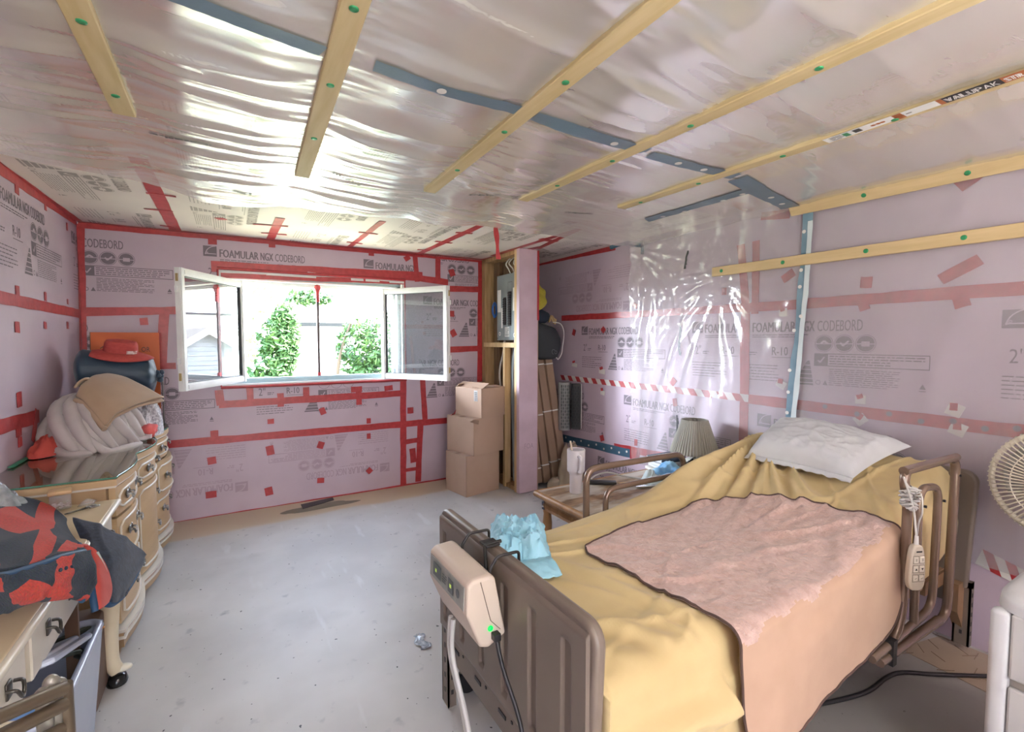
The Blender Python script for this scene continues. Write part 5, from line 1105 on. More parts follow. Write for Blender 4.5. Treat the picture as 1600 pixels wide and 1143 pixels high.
# hanging mats
mm1=mat('mat_pale',(.33,.33,.32),.8,bump=.3); mm2=mat('mat_dark',(.055,.06,.06),.8,bump=.4)
for nm,cx_,cy_,rr,z0,z1,mm_,lb in (('rolled_mat',2.862,3.80,.062,.54,1.015,mm1,'pale grey rolled mat with a basket weave, leaning against the alcove foam'),('rolled_mat',2.895,3.655,.048,.57,1.01,mm2,'dark ribbed rolled mat with a white edge beside the pale rolled mat')):
    r=thing(nm,lb,'mat',(cx_,cy_,z0),'rolled mats in the alcove')
    MB().lathe([(rr*.2,0),(rr*.97,0),(rr,.006),(rr,z1-z0-.006),(rr*.97,z1-z0),(rr*.2,z1-z0)],(cx_,cy_,z0),24).build('roll',mm_,r,smooth=50)
    mb=MB()
    for i in range(14):
        for k in range(5):
            a=PI+PI*.15+k*.30 if mm_ is mm1 else PI*1.05+k*.3; z=z0+.02+(z1-z0-.04)*(i+.5)/14; p=V((cx_+rr*math.cos(a),cy_+rr*math.sin(a),z)); mb.box(p,(.006,.012 if (i+k)%2 else .007,.026),MX.Rotation(a,3,'Z'))
    o=mb.build('weave_ribs',mat('weave_dark',(.10,.11,.11),.8) if mm_ is mm1 else mat('rib_black',(.03,.033,.035),.7),r); o['kind']='stuff'
    if mm_ is mm2: MB().tube([(cx_+.036,cy_-.036,z0),(cx_+.036,cy_-.036,z1)],.005,6).build('white_edge',strapm,r)
# canvas sack
cv_m=mat('canvas_sack',(.37,.31,.24),.85,col2=(.31,.255,.19),nscale=6,bump=.4,bscale=40)
sk=thing('canvas_sack','slumped beige canvas sack on the floor behind the tumbler','sack',(2.83,3.62,0))
def sackg(u,v):
    a=2*PI*u; k=interp([(0,.75),(.08,1),(.4,.9),(.7,.75),(.9,.55),(1,.42)],v); r=1+.18*mn.noise(V((math.cos(a)*2,math.sin(a)*2,v*3.5)))+.06*mn.noise(V((math.cos(a)*6,math.sin(a)*6,v*7)))
    return V((min(2.80+.135*k*r*math.cos(a),WR-.02),3.60+.12*k*r*math.sin(a),.003+.42*v+.03*math.sin(a*3)*v))
MB().grid(sackg,44,26,cu=True).build('sack_body',cv_m,sk,smooth=70,solid=.003)
MB().ell((2.66,3.66,.062),(.10,.055,.06),24,14,wob=.25,seed=3).build('sack_corner',cv_m,sk,smooth=60)
# ================================================================ DRESSER (blond, serpentine front, glass top)
dr=thing('dresser','blond serpentine dresser with silver pulls and a glass top along the left foam wall'.replace('left ',''),'dresser',(-.66,3.46,0))
DY0,DY1,DZ=2.665,4.33,.835; BK=-.905
cols=[(2.69,3.16,.030),(3.18,3.74,.055),(3.76,4.30,.060)]
def bowx(y):
    for a,b,h in cols:
        if a<=y<=b: return h*math.sin(PI*(y-a)/(b-a))
    return 0
FX=-.455
def outline(off,y0=DY0,y1=DY1,n=48): return [(FX+off+bowx(lerp(y0,y1,i/n)),lerp(y0,y1,i/n)) for i in range(n+1)]
def slab(z0,z1,off,m,nm,over=.0):
    p=[(BK,DY0-over)]+[(x,y if 0<i<48 else (DY0-over if i==0 else DY1+over)) for i,(x,y) in enumerate(outline(off))]+[(BK,DY1+over)]
    return MB().prism(p,z1-z0,MX.Translation((0,0,z0))).build(nm,m,dr,smooth=35)
slab(.13,.795,-.028,blond_d,'carcass'); slab(.795,.823,.012,blond,'top_board',.008); slab(.06,.135,.012,blond_d,'base_skirt',.004)
slab(.098,.112,.020,silver,'base_moulding',.008); slab(.128,.142,.022,silver,'base_moulding',.008); slab(.785,.797,.006,silver,'top_moulding',.004)
dgl=bpy.data.materials.new('table_glass'); dgl.use_nodes=True; n_,l_=N(dgl); n_.clear()
ou=n_.new('ShaderNodeOutputMaterial'); mx=n_.new('ShaderNodeMixShader'); tr=n_.new('ShaderNodeBsdfTransparent'); gs=n_.new('ShaderNodeBsdfGlossy'); fr=n_.new('ShaderNodeLayerWeight'); fr.inputs['Blend'].default_value=.3
gs.inputs['Roughness'].default_value=.02; tr.inputs[0].default_value=(.88,.92,.89,1); ml=n_.new('ShaderNodeMath'); ml.operation='MULTIPLY_ADD'; l_.new(fr.outputs['Facing'],ml.inputs[0]); ml.inputs[1].default_value=.75; ml.inputs[2].default_value=.08
l_.new(ml.outputs[0],mx.inputs[0]); l_.new(tr.outputs[0],mx.inputs[1]); l_.new(gs.outputs[0],mx.inputs[2]); l_.new(mx.outputs[0],ou.inputs[0])
slab(.8265,.8335,.010,dgl,'glass_top',.006)
mb=MB(); mb.tube([(x,y,.830) for x,y in outline(.0105)],.0036,6); mb.tube([(BK,DY0-.006,.830),(FX+.012,DY0-.006,.830)],.0036,6); mb.build('glass_edge',mat('glass_edge_green',(.10,.30,.22),.2),dr,smooth=60)
for y in (2.72,4.26):
    for x in (-.50,-.86): MB().hexa([V(q) for q in ((x-.03,y-.03,0),(x+.03,y-.03,0),(x+.03,y+.03,0),(x-.03,y+.03,0),(x-.045,y-.045,.07),(x+.045,y-.045,.07),(x+.045,y+.045,.07),(x-.045,y+.045,.07))]).build('foot',blond_d,dr)
def pull(par,y,z,x):
    mb=MB(); mb.rbox((x+.003,y,z),(.006,.03,.038),.003); 
    for s in (-1,1): mb.tube([(x+.004,y+.024*s,z+.004),(x+.022,y+.024*s,z+.004)],.006,6); mb.ell((x+.004,y+.024*s,z+.006),(.006,.014,.018),8,6)
    mb.tube(bez([(x+.022,y-.024,z+.004),(x+.024,y-.016,z-.016),(x+.025,y,z-.010),(x+.024,y+.016,z-.016),(x+.022,y+.024,z+.004)],4),.0042,6)
    return mb.build('handle',pull_m,par,smooth=60)
def bow_front(nm,a,b,h,z0,z1,handles,scoop=True,t=.024,yout=0):
    f=lambda y: FX+h*math.sin(PI*(y-a)/(b-a))+yout
    n=16; p=[(f(lerp(a,b,i/n))-t,lerp(a,b,i/n)) for i in range(n+1)][::-1]; q=[(f(lerp(a,b,i/n)),lerp(a,b,i/n)) for i in range(n+1)]
    o=MB().prism(q+p,z1-z0,MX.Translation((0,0,z0))).build(nm,blond,dr,smooth=35)
    e=.028; pts=[]
    for i in range(13): y=lerp(a+e,b-e,i/12); pts.append((f(y)+.003,y,z1-e-(.018 if scoop and (i in (0,12)) else 0)))
    for i in range(13): y=lerp(b-e,a+e,i/12); pts.append((f(y)+.003,y,z0+e+(.018 if scoop and i in (0,12) else 0)))
    MB().tube(pts,.0055,6,closed=True).build('trim_moulding',silver,o,smooth=60)
    for y,z in handles: pull(o,y,z,f(y))
    return o
for a,b,h in cols:
    w=b-a
    bow_front('drawer',a+.004,b-.004,h,.648,.778,[(a+w*.27,.715),(a+w*.73,.715)])
a,b,h=cols[0]; bow_front('drawer',a+.004,b-.004,h,.415,.636,[(a+.14,.54),(b-.14,.54)]); bow_front('drawer',a+.004,b-.004,h,.155,.403,[(a+.14,.30),(b-.14,.30)])
a,b,h=cols[1]; bow_front('door',a+.004,b-.004,h,.155,.636,[(b-.10,.50),(b-.10,.30)])
a,b,h=cols[2]; bow_front('drawer',a+.004,b-.004,h,.415,.636,[(a+.14,.53),(b-.12,.53)],yout=.022); bow_front('drawer',a+.004,b-.004,h,.155,.403,[(a+.14,.31),(b-.12,.31)])
mb=MB()
for y in (3.17,3.75):
    mb.tube([(FX-.006,y,.15),(FX-.006,y,.785)],.008,8)
    for k in range(9): mb.tube([(FX+.002,y-.012,.66+k*.012),(FX+.002,y+.012,.664+k*.012)],.0035,5)
mb.build('beaded_stile',silver,dr,smooth=60)
# ---------------- things piled on the dresser
org=mat('sign_orange',(.62,.13,.03),.5); 
sg=thing('orange_sign','orange sign board leaning behind the red hat in the corner','sign',(-.63,4.28,.84))
Ms=frame((-.83,4.29,.836),(1,0,0),(0,.10,.995),(0,-.995,.10)); MB().prism([(0,0),(.385,0),(.385,.655),(0,.655)],.008,Ms).build('board',org,sg)
I=Ink(Ms@MX.Translation((0,0,.0085))); I.text('OR',.28,.515,.035,.05); I.build('lettering',dark,sg)['kind']='stuff'; I=Ink(Ms@MX.Translation((0,0,.0085))); I.line(.05,.54,.10,.58,.005); I.build('arrow_print',dark,sg)
MB().prism([(-.004,0),(.0,0),(.0,.655),(-.004,.655)],.012,Ms).build('board_edge',mat('board_brown',(.2,.1,.05),.7),sg); 
tag(MB().rbox((-.475,4.17,.92),(.05,.04,.165),.008).build('wooden_block',mat('block_amber',(.52,.26,.06),.5),smooth=40),'amber wooden block standing beside the sleeping bag end','block')
tag(MB().mm((-.425,4.20,.8365),(-.418,4.235,1.19)).build('metal_bar',mat('bar_dark',(.10,.09,.09),.5)),'thin dark metal bar standing at the far dresser corner','bar')
nvs=mat('sleeping_navy',(.022,.05,.085),.5,col2=(.015,.035,.06),nscale=4,bump=.35,bscale=22,bdist=.006,sheen=.2)
slp=thing('sleeping_bag','navy sleeping bag rolled in a drawstring sack on top of the laundry pile','sleeping bag',(-.63,4.02,1.1))
def roll(u,v):
    a=2*PI*u; t=v*2-1; k=1 if abs(t)<.78 else max(.02,1-((abs(t)-.78)/.22)**2.2*(.93 if t>0 else .55))
    g=1+.035*mn.noise(V((math.cos(a)*1.5,math.sin(a)*1.5,t*2.5)))+(.06*math.sin(a*11)*sst(.55,.95,t)*(1-sst(.97,1,t)))
    r=.128*k*g; x=-.63+.205*t; return V((x,3.98+r*math.cos(a)*.95+.02*t,1.222+r*math.sin(a)*1.02-.028*t))
mb=MB(); mb.grid(roll,88,60,cu=True); mb.build('sack_roll',nvs,slp,smooth=70)
mb=MB(); 
for k in range(7): a=k*.9; mb.ell((-.415+.012*math.cos(a),3.995+.02*math.sin(a),1.19+.025*math.cos(a*1.7)),(.016,.013,.018),10,8)
mb.build('drawn_end',nvs,slp,smooth=60)
hat_m=mat('hat_red',(.47,.075,.065),.85,col2=(.40,.055,.05),nscale=40,bump=.4,bscale=90,stretch=(1,1,3))
ht=thing('straw_hat','red woven brimmed hat perched on top of the navy sleeping bag','hat',(-.60,3.98,1.36))
Mh2=MX.Translation((-.612,3.97,1.352))@MX.Rotation(R(7),4,'Y')@MX.Rotation(R(10),4,'X')
def brim(u,v):
    a=2*PI*u; r=lerp(.078,.165,v); return Mh2@V((r*math.cos(a)*1.08,r*math.sin(a)*.85,-.035*v*v*(1 if True else 0)+.012*math.cos(2*a)*v-.012*math.sin(a)*v+.004))
MB().grid(brim,56,10,cu=True).build('brim',hat_m,ht,smooth=60,solid=.004)
def crown(u,v):
    a=2*PI*u; k=interp([(0,1),(.3,.97),(.6,.93),(.8,.84),(.93,.6),(1,0.01)],v); z=interp([(0,0),(.3,.03),(.6,.062),(.8,.078),(.93,.083),(1,.074)],v); return Mh2@V((.085*k*math.cos(a)*1.08,.078*k*math.sin(a)*.92,z-.012*sst(.8,1,v)*abs(math.cos(a))))
MB().grid(crown,56,24,cu=True).build('crown',hat_m,ht,smooth=60)
MB().grid(lambda u,v: Mh2@V((.0885*math.cos(-1.15+u*.75)*1.08,.081*math.sin(-1.15+u*.75)*.92,.004+.024*v)),10,2).build('hat_badge',mat('badge_white',(.7,.6,.6),.7,col2=(.4,.15,.15),nscale=60),ht)
gry=mat('laundry_grey',(.50,.46,.44),.85,col2=(.43,.385,.37),nscale=6,bump=.35,bscale=50,sheen=.15)
lin=mat('laundry_lace',(.60,.58,.60),.85,col2=(.34,.33,.35),nscale=70,bump=.6,bscale=90,lo=.42,hi=.58)
def creases(p,f,seed):
    q=V((p[0]*f,p[1]*f,seed)); w_=V((mn.noise(q*.7+V((5,1,2))),mn.noise(q*.7+V((1,7,3))),0))*1.1; n1=mn.noise(q+w_); return math.exp(-(n1/.20)**2)
def heap(cx,cy,z0,rx,ry,h,seed,lo=0.0,freq=1.0,pw=2.2,fold=.34):
    def fn(u,v):
        a=2*PI*u; r=v; k=1+.15*mn.noise(V((math.cos(a)*1.2,math.sin(a)*1.2,seed)))
        X,Y=r*math.cos(a),r*math.sin(a)
        base=max(0,1-r**pw); q=(X+.35*base,Y+.6*(1-base)*Y)
        f=creases(q,2.1*freq,seed); f2=creases((q[1]*1.2,q[0]),4.2*freq,seed+7); g=mn.noise(V((X*1.6*freq,Y*1.6*freq+seed,3)))
        d=fold*.8*f+.06*f2+.14*g; ed=min(1,(1-r)*6)
        z=z0+h*base*(.80+d*1.1)+.012*(1-r); s=1+(d*.55)*ed*(1-.5*base)
        return V((max(cx+rx*k*s*X,WL+.008),cy+ry*k*s*Y,z))
    return fn
HX,HY,HRX,HRY,HH=-.685,3.62,.225,.33,.285
def mound_h(X,Y):
    r=math.hypot(X,Y); return HH*max(0,1-r**3.4)
def on_heap(X,Y,k=0):
    r=math.hypot(X,Y); b=1+.06*math.sin(PI*min(1,max(0,1-r**3.4))); return V((max(HX+HRX*b*X,WL+.012),HY+HRY*b*Y,.840+mound_h(X,Y)+k))
mb=MB(); mb.grid(lambda u,v: on_heap(v*math.cos(2*PI*u),v*math.sin(2*PI*u),.02*mn.noise(V((v*math.cos(2*PI*u)*2,v*math.sin(2*PI*u)*2,3)))*(1-v)),72,30,cu=True)
for pts,r0 in (([(-.1,-.98),(-.35,-.8),(-.55,-.45),(-.5,-.1),(-.2,.1)],.040),([(.25,-1.0),(-.05,-.86),(-.25,-.6),(-.3,-.3),(-.1,-.1)],.036),([(.6,-.85),(.25,-.8),(-.02,-.62),(-.1,-.35),(.05,-.15)],.032),([(.95,-.5),(.6,-.62),(.3,-.55),(.12,-.35),(.2,-.1)],.034),([(1.02,-.2),(.75,-.38),(.5,-.36),(.3,-.2)],.030),([(-.45,-.92),(-.72,-.65),(-.82,-.3),(-.75,.1),(-.5,.35)],.034),([(1.05,.1),(.8,-.08),(.58,-.1),(.4,.05)],.032),([(-.95,-.35),(-1.0,0),(-.85,.4)],.03),([(.1,-.9),(.45,-1.0),(.8,-.75),(1.0,-.45)],.022),([(-.6,-.75),(-.2,-1.02),(.2,-1.0)],.024),([(.85,-.62),(.55,-.45),(.45,-.25)],.02),([(-.4,-.6),(-.1,-.5),(.2,-.28)],.022)):
    P_=bez([on_heap(x,y,-.008+.012*mn.noise(V((x*3,y*3,r0*50)))) for x,y in pts],7); n_p=len(P_)
    mb.tube(P_,[r0*(.35+.65*math.sin(PI*min(1,max(0,(i+.6)/n_p)))**.7)*(1+.15*mn.noise(V((i*.5,r0*90,1)))) for i in range(n_p)],10)
tag(mb.build('bedding_heap',gry,smooth=80),'heap of rumpled grey bedding on the dresser glass under the tan blanket','bedding')
tag(MB().grid(heap(-.49,3.80,.838,.115,.21,.24,5.4,freq=1.5,pw=2.6,fold=.4),70,36,cu=True).build('lace_cloth',lin,smooth=75),'whitish lace cloth bunched at the front of the laundry heap','bedding')
def tail(u,v): # grey sheet hem lying on the glass
    x=lerp(-.84,-.415,u); y=3.36-.10*v+.10*math.sin(u*2.4)+.02*mn.noise(V((u*6,0,2)))+.17*u; return V((x,y,.839+.03*(1-v)+.018*ridge(mn.noise(V((u*5,v*3,6))))**2))
tag(MB().grid(tail,50,14,flip=True).build('sheet_hem',mat('laundry_pale',(.60,.55,.56),.85,bump=.3),smooth=75,solid=.006),'pale scalloped sheet hem trailing across the dresser glass','bedding')
redc=mat('cloth_red',(.60,.09,.07),.85,bump=.3)
tag(MB().grid(heap(-.845,3.42,.838,.075,.17,.075,8.1),40,20,cu=True).build('red_cloth',redc,smooth=70),'red cloth squeezed between the grey bedding and the foam wall','clothing')
tag(MB().ell((-.44,3.62,.885),(.045,.085,.042),24,14,MX.Rotation(R(10),3,'Z'),wob=.3,seed=4).build('coral_towel',mat('towel_coral',(.68,.13,.12),.9,bump=.5,bscale=120),smooth=60),'coral towel end tucked under the lace cloth','towel')
tag(MB().mm((-.905,3.08,.838),(-.885,3.33,.843)).build('green_folder',mat('folder_green',(.02,.25,.13),.5)),'green folder edge on the dresser glass against the wall','folder')
tan_m=mat('blanket_tan',(.40,.28,.185),.8,col2=(.35,.24,.155),nscale=4,bump=.2,bscale=60,sheen=.2)
tn=thing('tan_blanket','folded smooth tan blanket draped over the top of the laundry heap','blanket',(-.62,3.62,1.15))
T0,T1,T2,T3=at(118,612,'y',3.45),at(163,650,'y',3.30),at(256,616,'y',3.62),at(171,586,'y',3.80)
def tanf(off,seed):
    def fn(u,v):
        p=T0.lerp(T1,u).lerp(T3.lerp(T2,u),v); p=V(p); p.z+=off+.028*math.sin(v*PI)*(1-.3*u)+.02*math.sin(u*PI*1.2+.4)-.035*sst(.18,0,v)+.006*mn.noise(V((u*3,v*3,seed))); return p
    return fn
for k in range(2): MB().grid(tanf(-.022*k,k),26,26).build('blanket_fold',tan_m,tn,smooth=75,solid=.010)
def fold2(u,v):
    p=at(116,606,'y',3.50).lerp(at(160,597,'y',3.75),u); q=at(137,593,'y',3.55).lerp(at(158,600,'y',3.8),u); r=p.lerp(q,v); r.z+=.018*math.sin(v*PI)+.01*math.sin(u*7); return r
MB().grid(fold2,14,8).build('blanket_fold',tan_m,tn,smooth=75,solid=.012)
ed=[tanf(-.012,0)(i/20,0) for i in range(21)]; MB().tube([p+V((0,-.004,-.006)) for p in ed],.014,8).build('blanket_edge',tan_m,tn,smooth=60)
# ================================================================ CREAM DESK
dk_=thing('writing_desk','cream painted desk with drawers and a curved cabriole leg in front of the dresser','desk',(-.67,1.75,0))
CY0,CY1,CZ=.75,2.645,.742; CF=-.445
MB().rbox((-.672,(CY0+CY1)/2,.729),(.465,CY1-CY0,.024),.008,seg=3).build('desk_top',creamt,dk_,smooth=40)
mb=MB(); mb.tube([(CF+.006,CY0,.728),(CF+.006,CY1,.728)],.012,8); mb.tube([(CF-.004,CY0,.708),(CF-.004,CY1,.708)],.010,8); mb.tube([(CF+.002,CY1-.002,.728),(-.90,CY1-.002,.728)],.010,8); mb.build('top_moulding',mat('cream_light',(.78,.74,.62),.35),dk_,smooth=60)
MB().mm((-.895,CY0,.56),(CF-.03,CY1-.03,.715)).build('desk_frame',cream,dk_)
for y0,y1 in ((2.12,2.58),(1.62,2.06),(1.13,1.58),(.80,1.10)):
    d_=MB().rbox((CF-.020,(y0+y1)/2,.635),(.026,y1-y0,.135),.004,seg=1).build('drawer',mat('drawer_cream',(.72,.68,.58),.4) if 'drawer_cream' not in MATS else MATS['drawer_cream'],dk_)
    for y in (lerp(y0,y1,.5),) if y1-y0<.42 else (lerp(y0,y1,.28),lerp(y0,y1,.75)):
        mb=MB(); mb.rbox((CF-.005,y,.645),(.006,.03,.04),.003); mb.tube(bez([(CF-.003,y-.022,.652),(CF+.014,y-.02,.648),(CF+.018,y,.622),(CF+.014,y+.02,.648),(CF-.003,y+.022,.652)],4),.0042,6); mb.build('handle',mat('pull_dark',(.10,.09,.08),.4,metal=.7) if 'pull_dark' not in MATS else MATS['pull_dark'],d_,smooth=60)
def cab_leg(x,y,s=1):
    P_=bez([(x-.015,y,.60),(x,y,.50),(x-.002,y,.34),(x-.008,y,.20),(x-.004,y,.10),(x+.015,y,.055)],6); r=[lerp(.040,.026,i/(len(P_)-1)) for i in range(len(P_))]
    o=MB().tube(P_,r,12).build('leg',cream,dk_,smooth=60)
    MB().ell((x+.03,y,.062),(.036,.022,.014),16,8).build('scroll_foot',MATS['cream_light'],o,smooth=60)
    MB().lathe([(.034,.0),(.038,.012),(.032,.034),(.02,.04)],(x+.012,y,0),18).build('foot_cup',mat('foot_black',(.02,.02,.02),.2) if 'foot_black' not in MATS else MATS['foot_black'],o,smooth=50)
cab_leg(-.455,2.49); cab_leg(-.86,2.49)
for x in (-.46,-.86): MB().mm((x-.02,CY0+.02,0),(x+.02,CY0+.06,.6)).build('leg',cream,dk_)
MB().mm((-.50,2.085,.0),(-.465,2.10,.60)).build('side_panel',mat('desk_brown',(.17,.10,.06),.6),dk_)
# things on the desk
jr=thing('storage_jar','square clear jar with pale wooden lid on the desk','jar',(-.60,2.47,.742)); clr=mat('clear_plastic',(.75,.78,.80),.1,alpha=.25,spec=.8)
Mr=MX.Rotation(R(12),3,'Z'); jc=at(101,788,'z',.742); jc=V((jc.x,min(jc.y,2.60),.742))
MB().rbox(jc+V((0,0,.032)),(.068,.068,.062),.008,Mr).build('jar_body',clr,jr,smooth=40); MB().rbox(jc+V((0,0,.071)),(.074,.074,.016),.006,Mr).build('jar_lid',mat('lid_wood',(.62,.42,.22),.5),jr,smooth=40)
mb=MB(); rd=random.Random(8)
for k in range(22): mb.ell(jc+V(((rd.random()-.5)*.05,(rd.random()-.5)*.05,.008+.014*rd.random())),(.006,.005,.004),6,5)
o=mb.build('cotton_bits',mat('bits_pink',(.75,.62,.58),.8),jr); o['kind']='stuff'
tag(MB().grid(lambda u,v: V((jc.x+.055+.05*u,jc.y-.02+.05*v+.02*u,.744+.02*math.sin(u*3)*math.sin(v*3))),8,8).build('clear_tray',clr,smooth=60,solid=.002),'small clear plastic tray beside the storage jar','tray')
sc=thing('scissors','small steel scissors lying on the desk in front of the jar','scissors',(-.52,2.36,.742))
s0,s1=at(102,803,'z',.7445),at(152,788,'z',.7445); s1.y=min(s1.y,2.62); d=(s1-s0).normalized(); n=V((-d.y,d.x,0))
MB().tube([s0,s0.lerp(s1,.7)],[.002,.004],6).build('blade',pull_m,sc); MB().tube([s0+n*.004,s0.lerp(s1,.7)+n*.002],[.002,.004],6).build('blade',pull_m,sc)
for k in (-1,1): MB().tube([s0.lerp(s1,.85)+n*.011*k+d*.018*math.cos(a)+n*.008*math.sin(a) for a in [2*PI*i/14 for i in range(14)]],.0026,6,closed=True).build('handle_loop',pull_m,sc,smooth=60)
bagm=mat('clear_film',(.68,.75,.78),.08,col2=(.35,.42,.45),nscale=16,alpha=.55,spec=1,bump=.8,bscale=25,bdist=.01)
tag(MB().grid(heap(-.79,2.53,.743,.105,.10,.12,6.6,freq=1.6),44,24,cu=True).build('clear_bag',bagm,smooth=40),'crumpled clear plastic packaging on the desk by the wall','packaging')
# fleece
fl_m=bpy.data.materials.new('fleece_patchwork'); fl_m.use_nodes=True; n_,l_=N(fl_m); b_=n_['Principled BSDF']; b_.inputs['Roughness'].default_value=.95; b_.inputs['Sheen Weight'].default_value=.06
MATS['fleece_patchwork']=fl_m
t=n_.new('ShaderNodeTexCoord'); mp=n_.new('ShaderNodeMapping'); mp.inputs['Scale'].default_value=(1,1,1); l_.new(t.outputs['UV'],mp.inputs[0])
q=n_.new('ShaderNodeTexVoronoi'); q.inputs['Scale'].default_value=3.4; q.inputs['Randomness'].default_value=.8; l_.new(mp.outputs[0],q.inputs['Vector']); sp_=n_.new('ShaderNodeSeparateColor'); l_.new(q.outputs['Color'],sp_.inputs[0])
red_f=ramp(n_,l_,sp_.outputs[0],.44,.45)
mlt=n_.new('ShaderNodeMix'); mlt.data_type='RGBA'; mlt.inputs['A'].default_value=(.022,.036,.055,1); mlt.inputs['B'].default_value=(.50,.06,.045,1); l_.new(red_f,mlt.inputs['Factor'])
q2=n_.new('ShaderNodeTexNoise'); q2.inputs['Scale'].default_value=170; l_.new(t.outputs['Object'],q2.inputs['Vector']); 
ov=n_.new('ShaderNodeMix'); ov.data_type='RGBA'; ov.blend_type='OVERLAY'; ov.inputs['Factor'].default_value=.55; l_.new(mlt.outputs['Result'],ov.inputs['A']); l_.new(q2.outputs['Color'],ov.inputs['B']); l_.new(ov.outputs['Result'],b_.inputs['Base Color'])
bp=n_.new('ShaderNodeBump'); bp.inputs['Strength'].default_value=.5; bp.inputs['Distance'].default_value=.004; l_.new(q2.outputs['Fac'],bp.inputs['Height']); l_.new(bp.outputs[0],b_.inputs['Normal'])
fl_n=mat('fleece_navy',(.030,.045,.075),.95,col2=(.018,.027,.045),nscale=60,sheen=.12,bump=.5,bscale=150)
fl_r=mat('fleece_red',(.56,.09,.075),.95,col2=(.50,.075,.06),nscale=20,sheen=.1,bump=.4,bscale=150)
bind=mat('binding_blue',(.015,.07,.16),.6)
fj=thing('fleece_throw','red and navy fleece throw with blue binding bunched over the near end of the desk'.replace('near ',''),'throw',(-.6,1.8,.745))
def uvgrid(fn,nu,nv,name,m,par,solid,us=1,vs_=1):
    o=MB().grid(fn,nu,nv).build(name,m,par,smooth=75,solid=solid); uvl=o.data.uv_layers.new(name='UVMap')
    for p in o.data.polygons:
        for li in p.loop_indices:
            vi=o.data.loops[li].vertex_index; uvl.data[li].uv=((vi%(nu+1))/nu*us,(vi//(nu+1))/nv*vs_)
    return o
def surf4(rows): # bicubic-ish surface through rows of points
    rr=[bez(r,6) for r in rows]; m=len(rr[0]); colsP=[bez([r[i] for r in rr],6) for i in range(m)]; nv_=len(colsP[0])
    def fn(u,v):
        a=u*(m-1); i=min(int(a),m-2); b=v*(nv_-1); j=min(int(b),nv_-2); fu,fv=a-i,b-j
        return colsP[i][j].lerp(colsP[i+1][j],fu).lerp(colsP[i][j+1].lerp(colsP[i+1][j+1],fu),fv)
    return fn
g=lambda px,py,d: EYE+ray(px,py)*(d/1.0)
def D(px,py,ax,val): return at(px,py,ax,val)
# over the desk top: a big soft mound whose front lip hangs past the desk edge
mound=surf4([[D(-60,800,'x',-.86),D(0,778,'x',-.82),D(50,784,'x',-.70),D(95,806,'x',-.60),D(127,842,'x',-.50)],
             [D(-60,830,'x',-.72),D(0,812,'x',-.68),D(50,815,'x',-.61),D(95,828,'x',-.53),D(130,862,'x',-.45)],
             [D(-60,865,'x',-.58),D(0,850,'x',-.55),D(50,850,'x',-.50),D(95,852,'x',-.45),D(127,858,'x',-.41)],
             [D(-60,900,'x',-.49),D(0,898,'x',-.47),D(50,885,'x',-.44),D(95,870,'x',-.41),D(130,862,'x',-.39)]])
def mnd(u,v):
    p=mound(u,v); k=.016*ridge(mn.noise(V((u*3.2,v*3,2))))**2-.008; return p+V((k*.6,-k*.5,k))
uvgrid(mnd,60,44,'throw_top',fl_m,fj,.014,1.3,.9)
flap=surf4([[D(-60,902,'x',-.49),D(0,900,'x',-.46),D(50,886,'x',-.43),D(95,870,'x',-.40),D(131,862,'x',-.38)],
            [D(-60,935,'x',-.47),D(0,930,'x',-.45),D(50,912,'x',-.42),D(95,900,'x',-.39),D(138,885,'x',-.36)],
            [D(-60,962,'x',-.46),D(0,950,'x',-.44),D(50,932,'x',-.42),D(95,925,'x',-.39),D(140,912,'x',-.365)],
            [D(-60,980,'x',-.46),D(0,957,'x',-.445),D(50,940,'x',-.425),D(95,935,'x',-.395),D(128,938,'x',-.37)]])
uvgrid(lambda u,v: flap(u,v)+V((.012*ridge(mn.noise(V((u*4,v*3,5))))**2,0,0)),50,24,'throw_front',fl_m,fj,.012,1.1,.6)
wing=surf4([[D(108,812,'x',-.52),D(140,818,'x',-.46),D(170,830,'x',-.40),D(200,848,'x',-.355),D(222,868,'x',-.325)],
            [D(125,842,'x',-.47),D(148,850,'x',-.42),D(172,862,'x',-.375),D(197,874,'x',-.345),D(219,880,'x',-.325)],
            [D(134,868,'x',-.43),D(150,885,'x',-.395),D(170,900,'x',-.365),D(190,910,'x',-.345),D(207,907,'x',-.33)],
            [D(146,905,'x',-.40),D(155,930,'x',-.38),D(166,943,'x',-.36),D(178,942,'x',-.35),D(190,932,'x',-.34)]])
MB().grid(lambda u,v: wing(u,v)+V((.010*ridge(mn.noise(V((u*3+v,v*1.5,4))))**3,0,.004*ridge(mn.noise(V((u*3+v,v*1.5,4))))**3)),44,30).build('throw_corner',fl_n,fj,smooth=75,solid=.012)
turn=surf4([[D(122,850,'x',-.43),D(136,852,'x',-.40),D(152,862,'x',-.375)],
            [D(131,868,'x',-.41),D(146,872,'x',-.38),D(165,890,'x',-.355)],
            [D(140,898,'x',-.385),D(153,905,'x',-.36),D(171,915,'x',-.345)],
            [D(144,925,'x',-.37),D(155,928,'x',-.355),D(170,930,'x',-.345)],
            [D(149,955,'x',-.36),D(156,951,'x',-.35),D(166,942,'x',-.345)]])
MB().grid(turn,24,30).build('turned_edge',fl_r,fj,smooth=75,solid=.014)
tow=lambda p,k=.010: p+(EYE-p).normalized()*k
for pts,r_ in (([tow(flap(k/20,0)) for k in range(21)],.009),([tow(flap(1,k/8)) for k in range(9)],.008),([tow(wing(1,k/16),.006) for k in range(17)]+[tow(wing(1-k/16,1),.006) for k in range(17)],.0095),([tow(turn(0,k/16),.008) for k in range(17)],.009),([tow(mound(1,k/16),.008) for k in range(17)],.008)):
    MB().tube(pts,r_,7).build('binding',bind,fj,smooth=60)
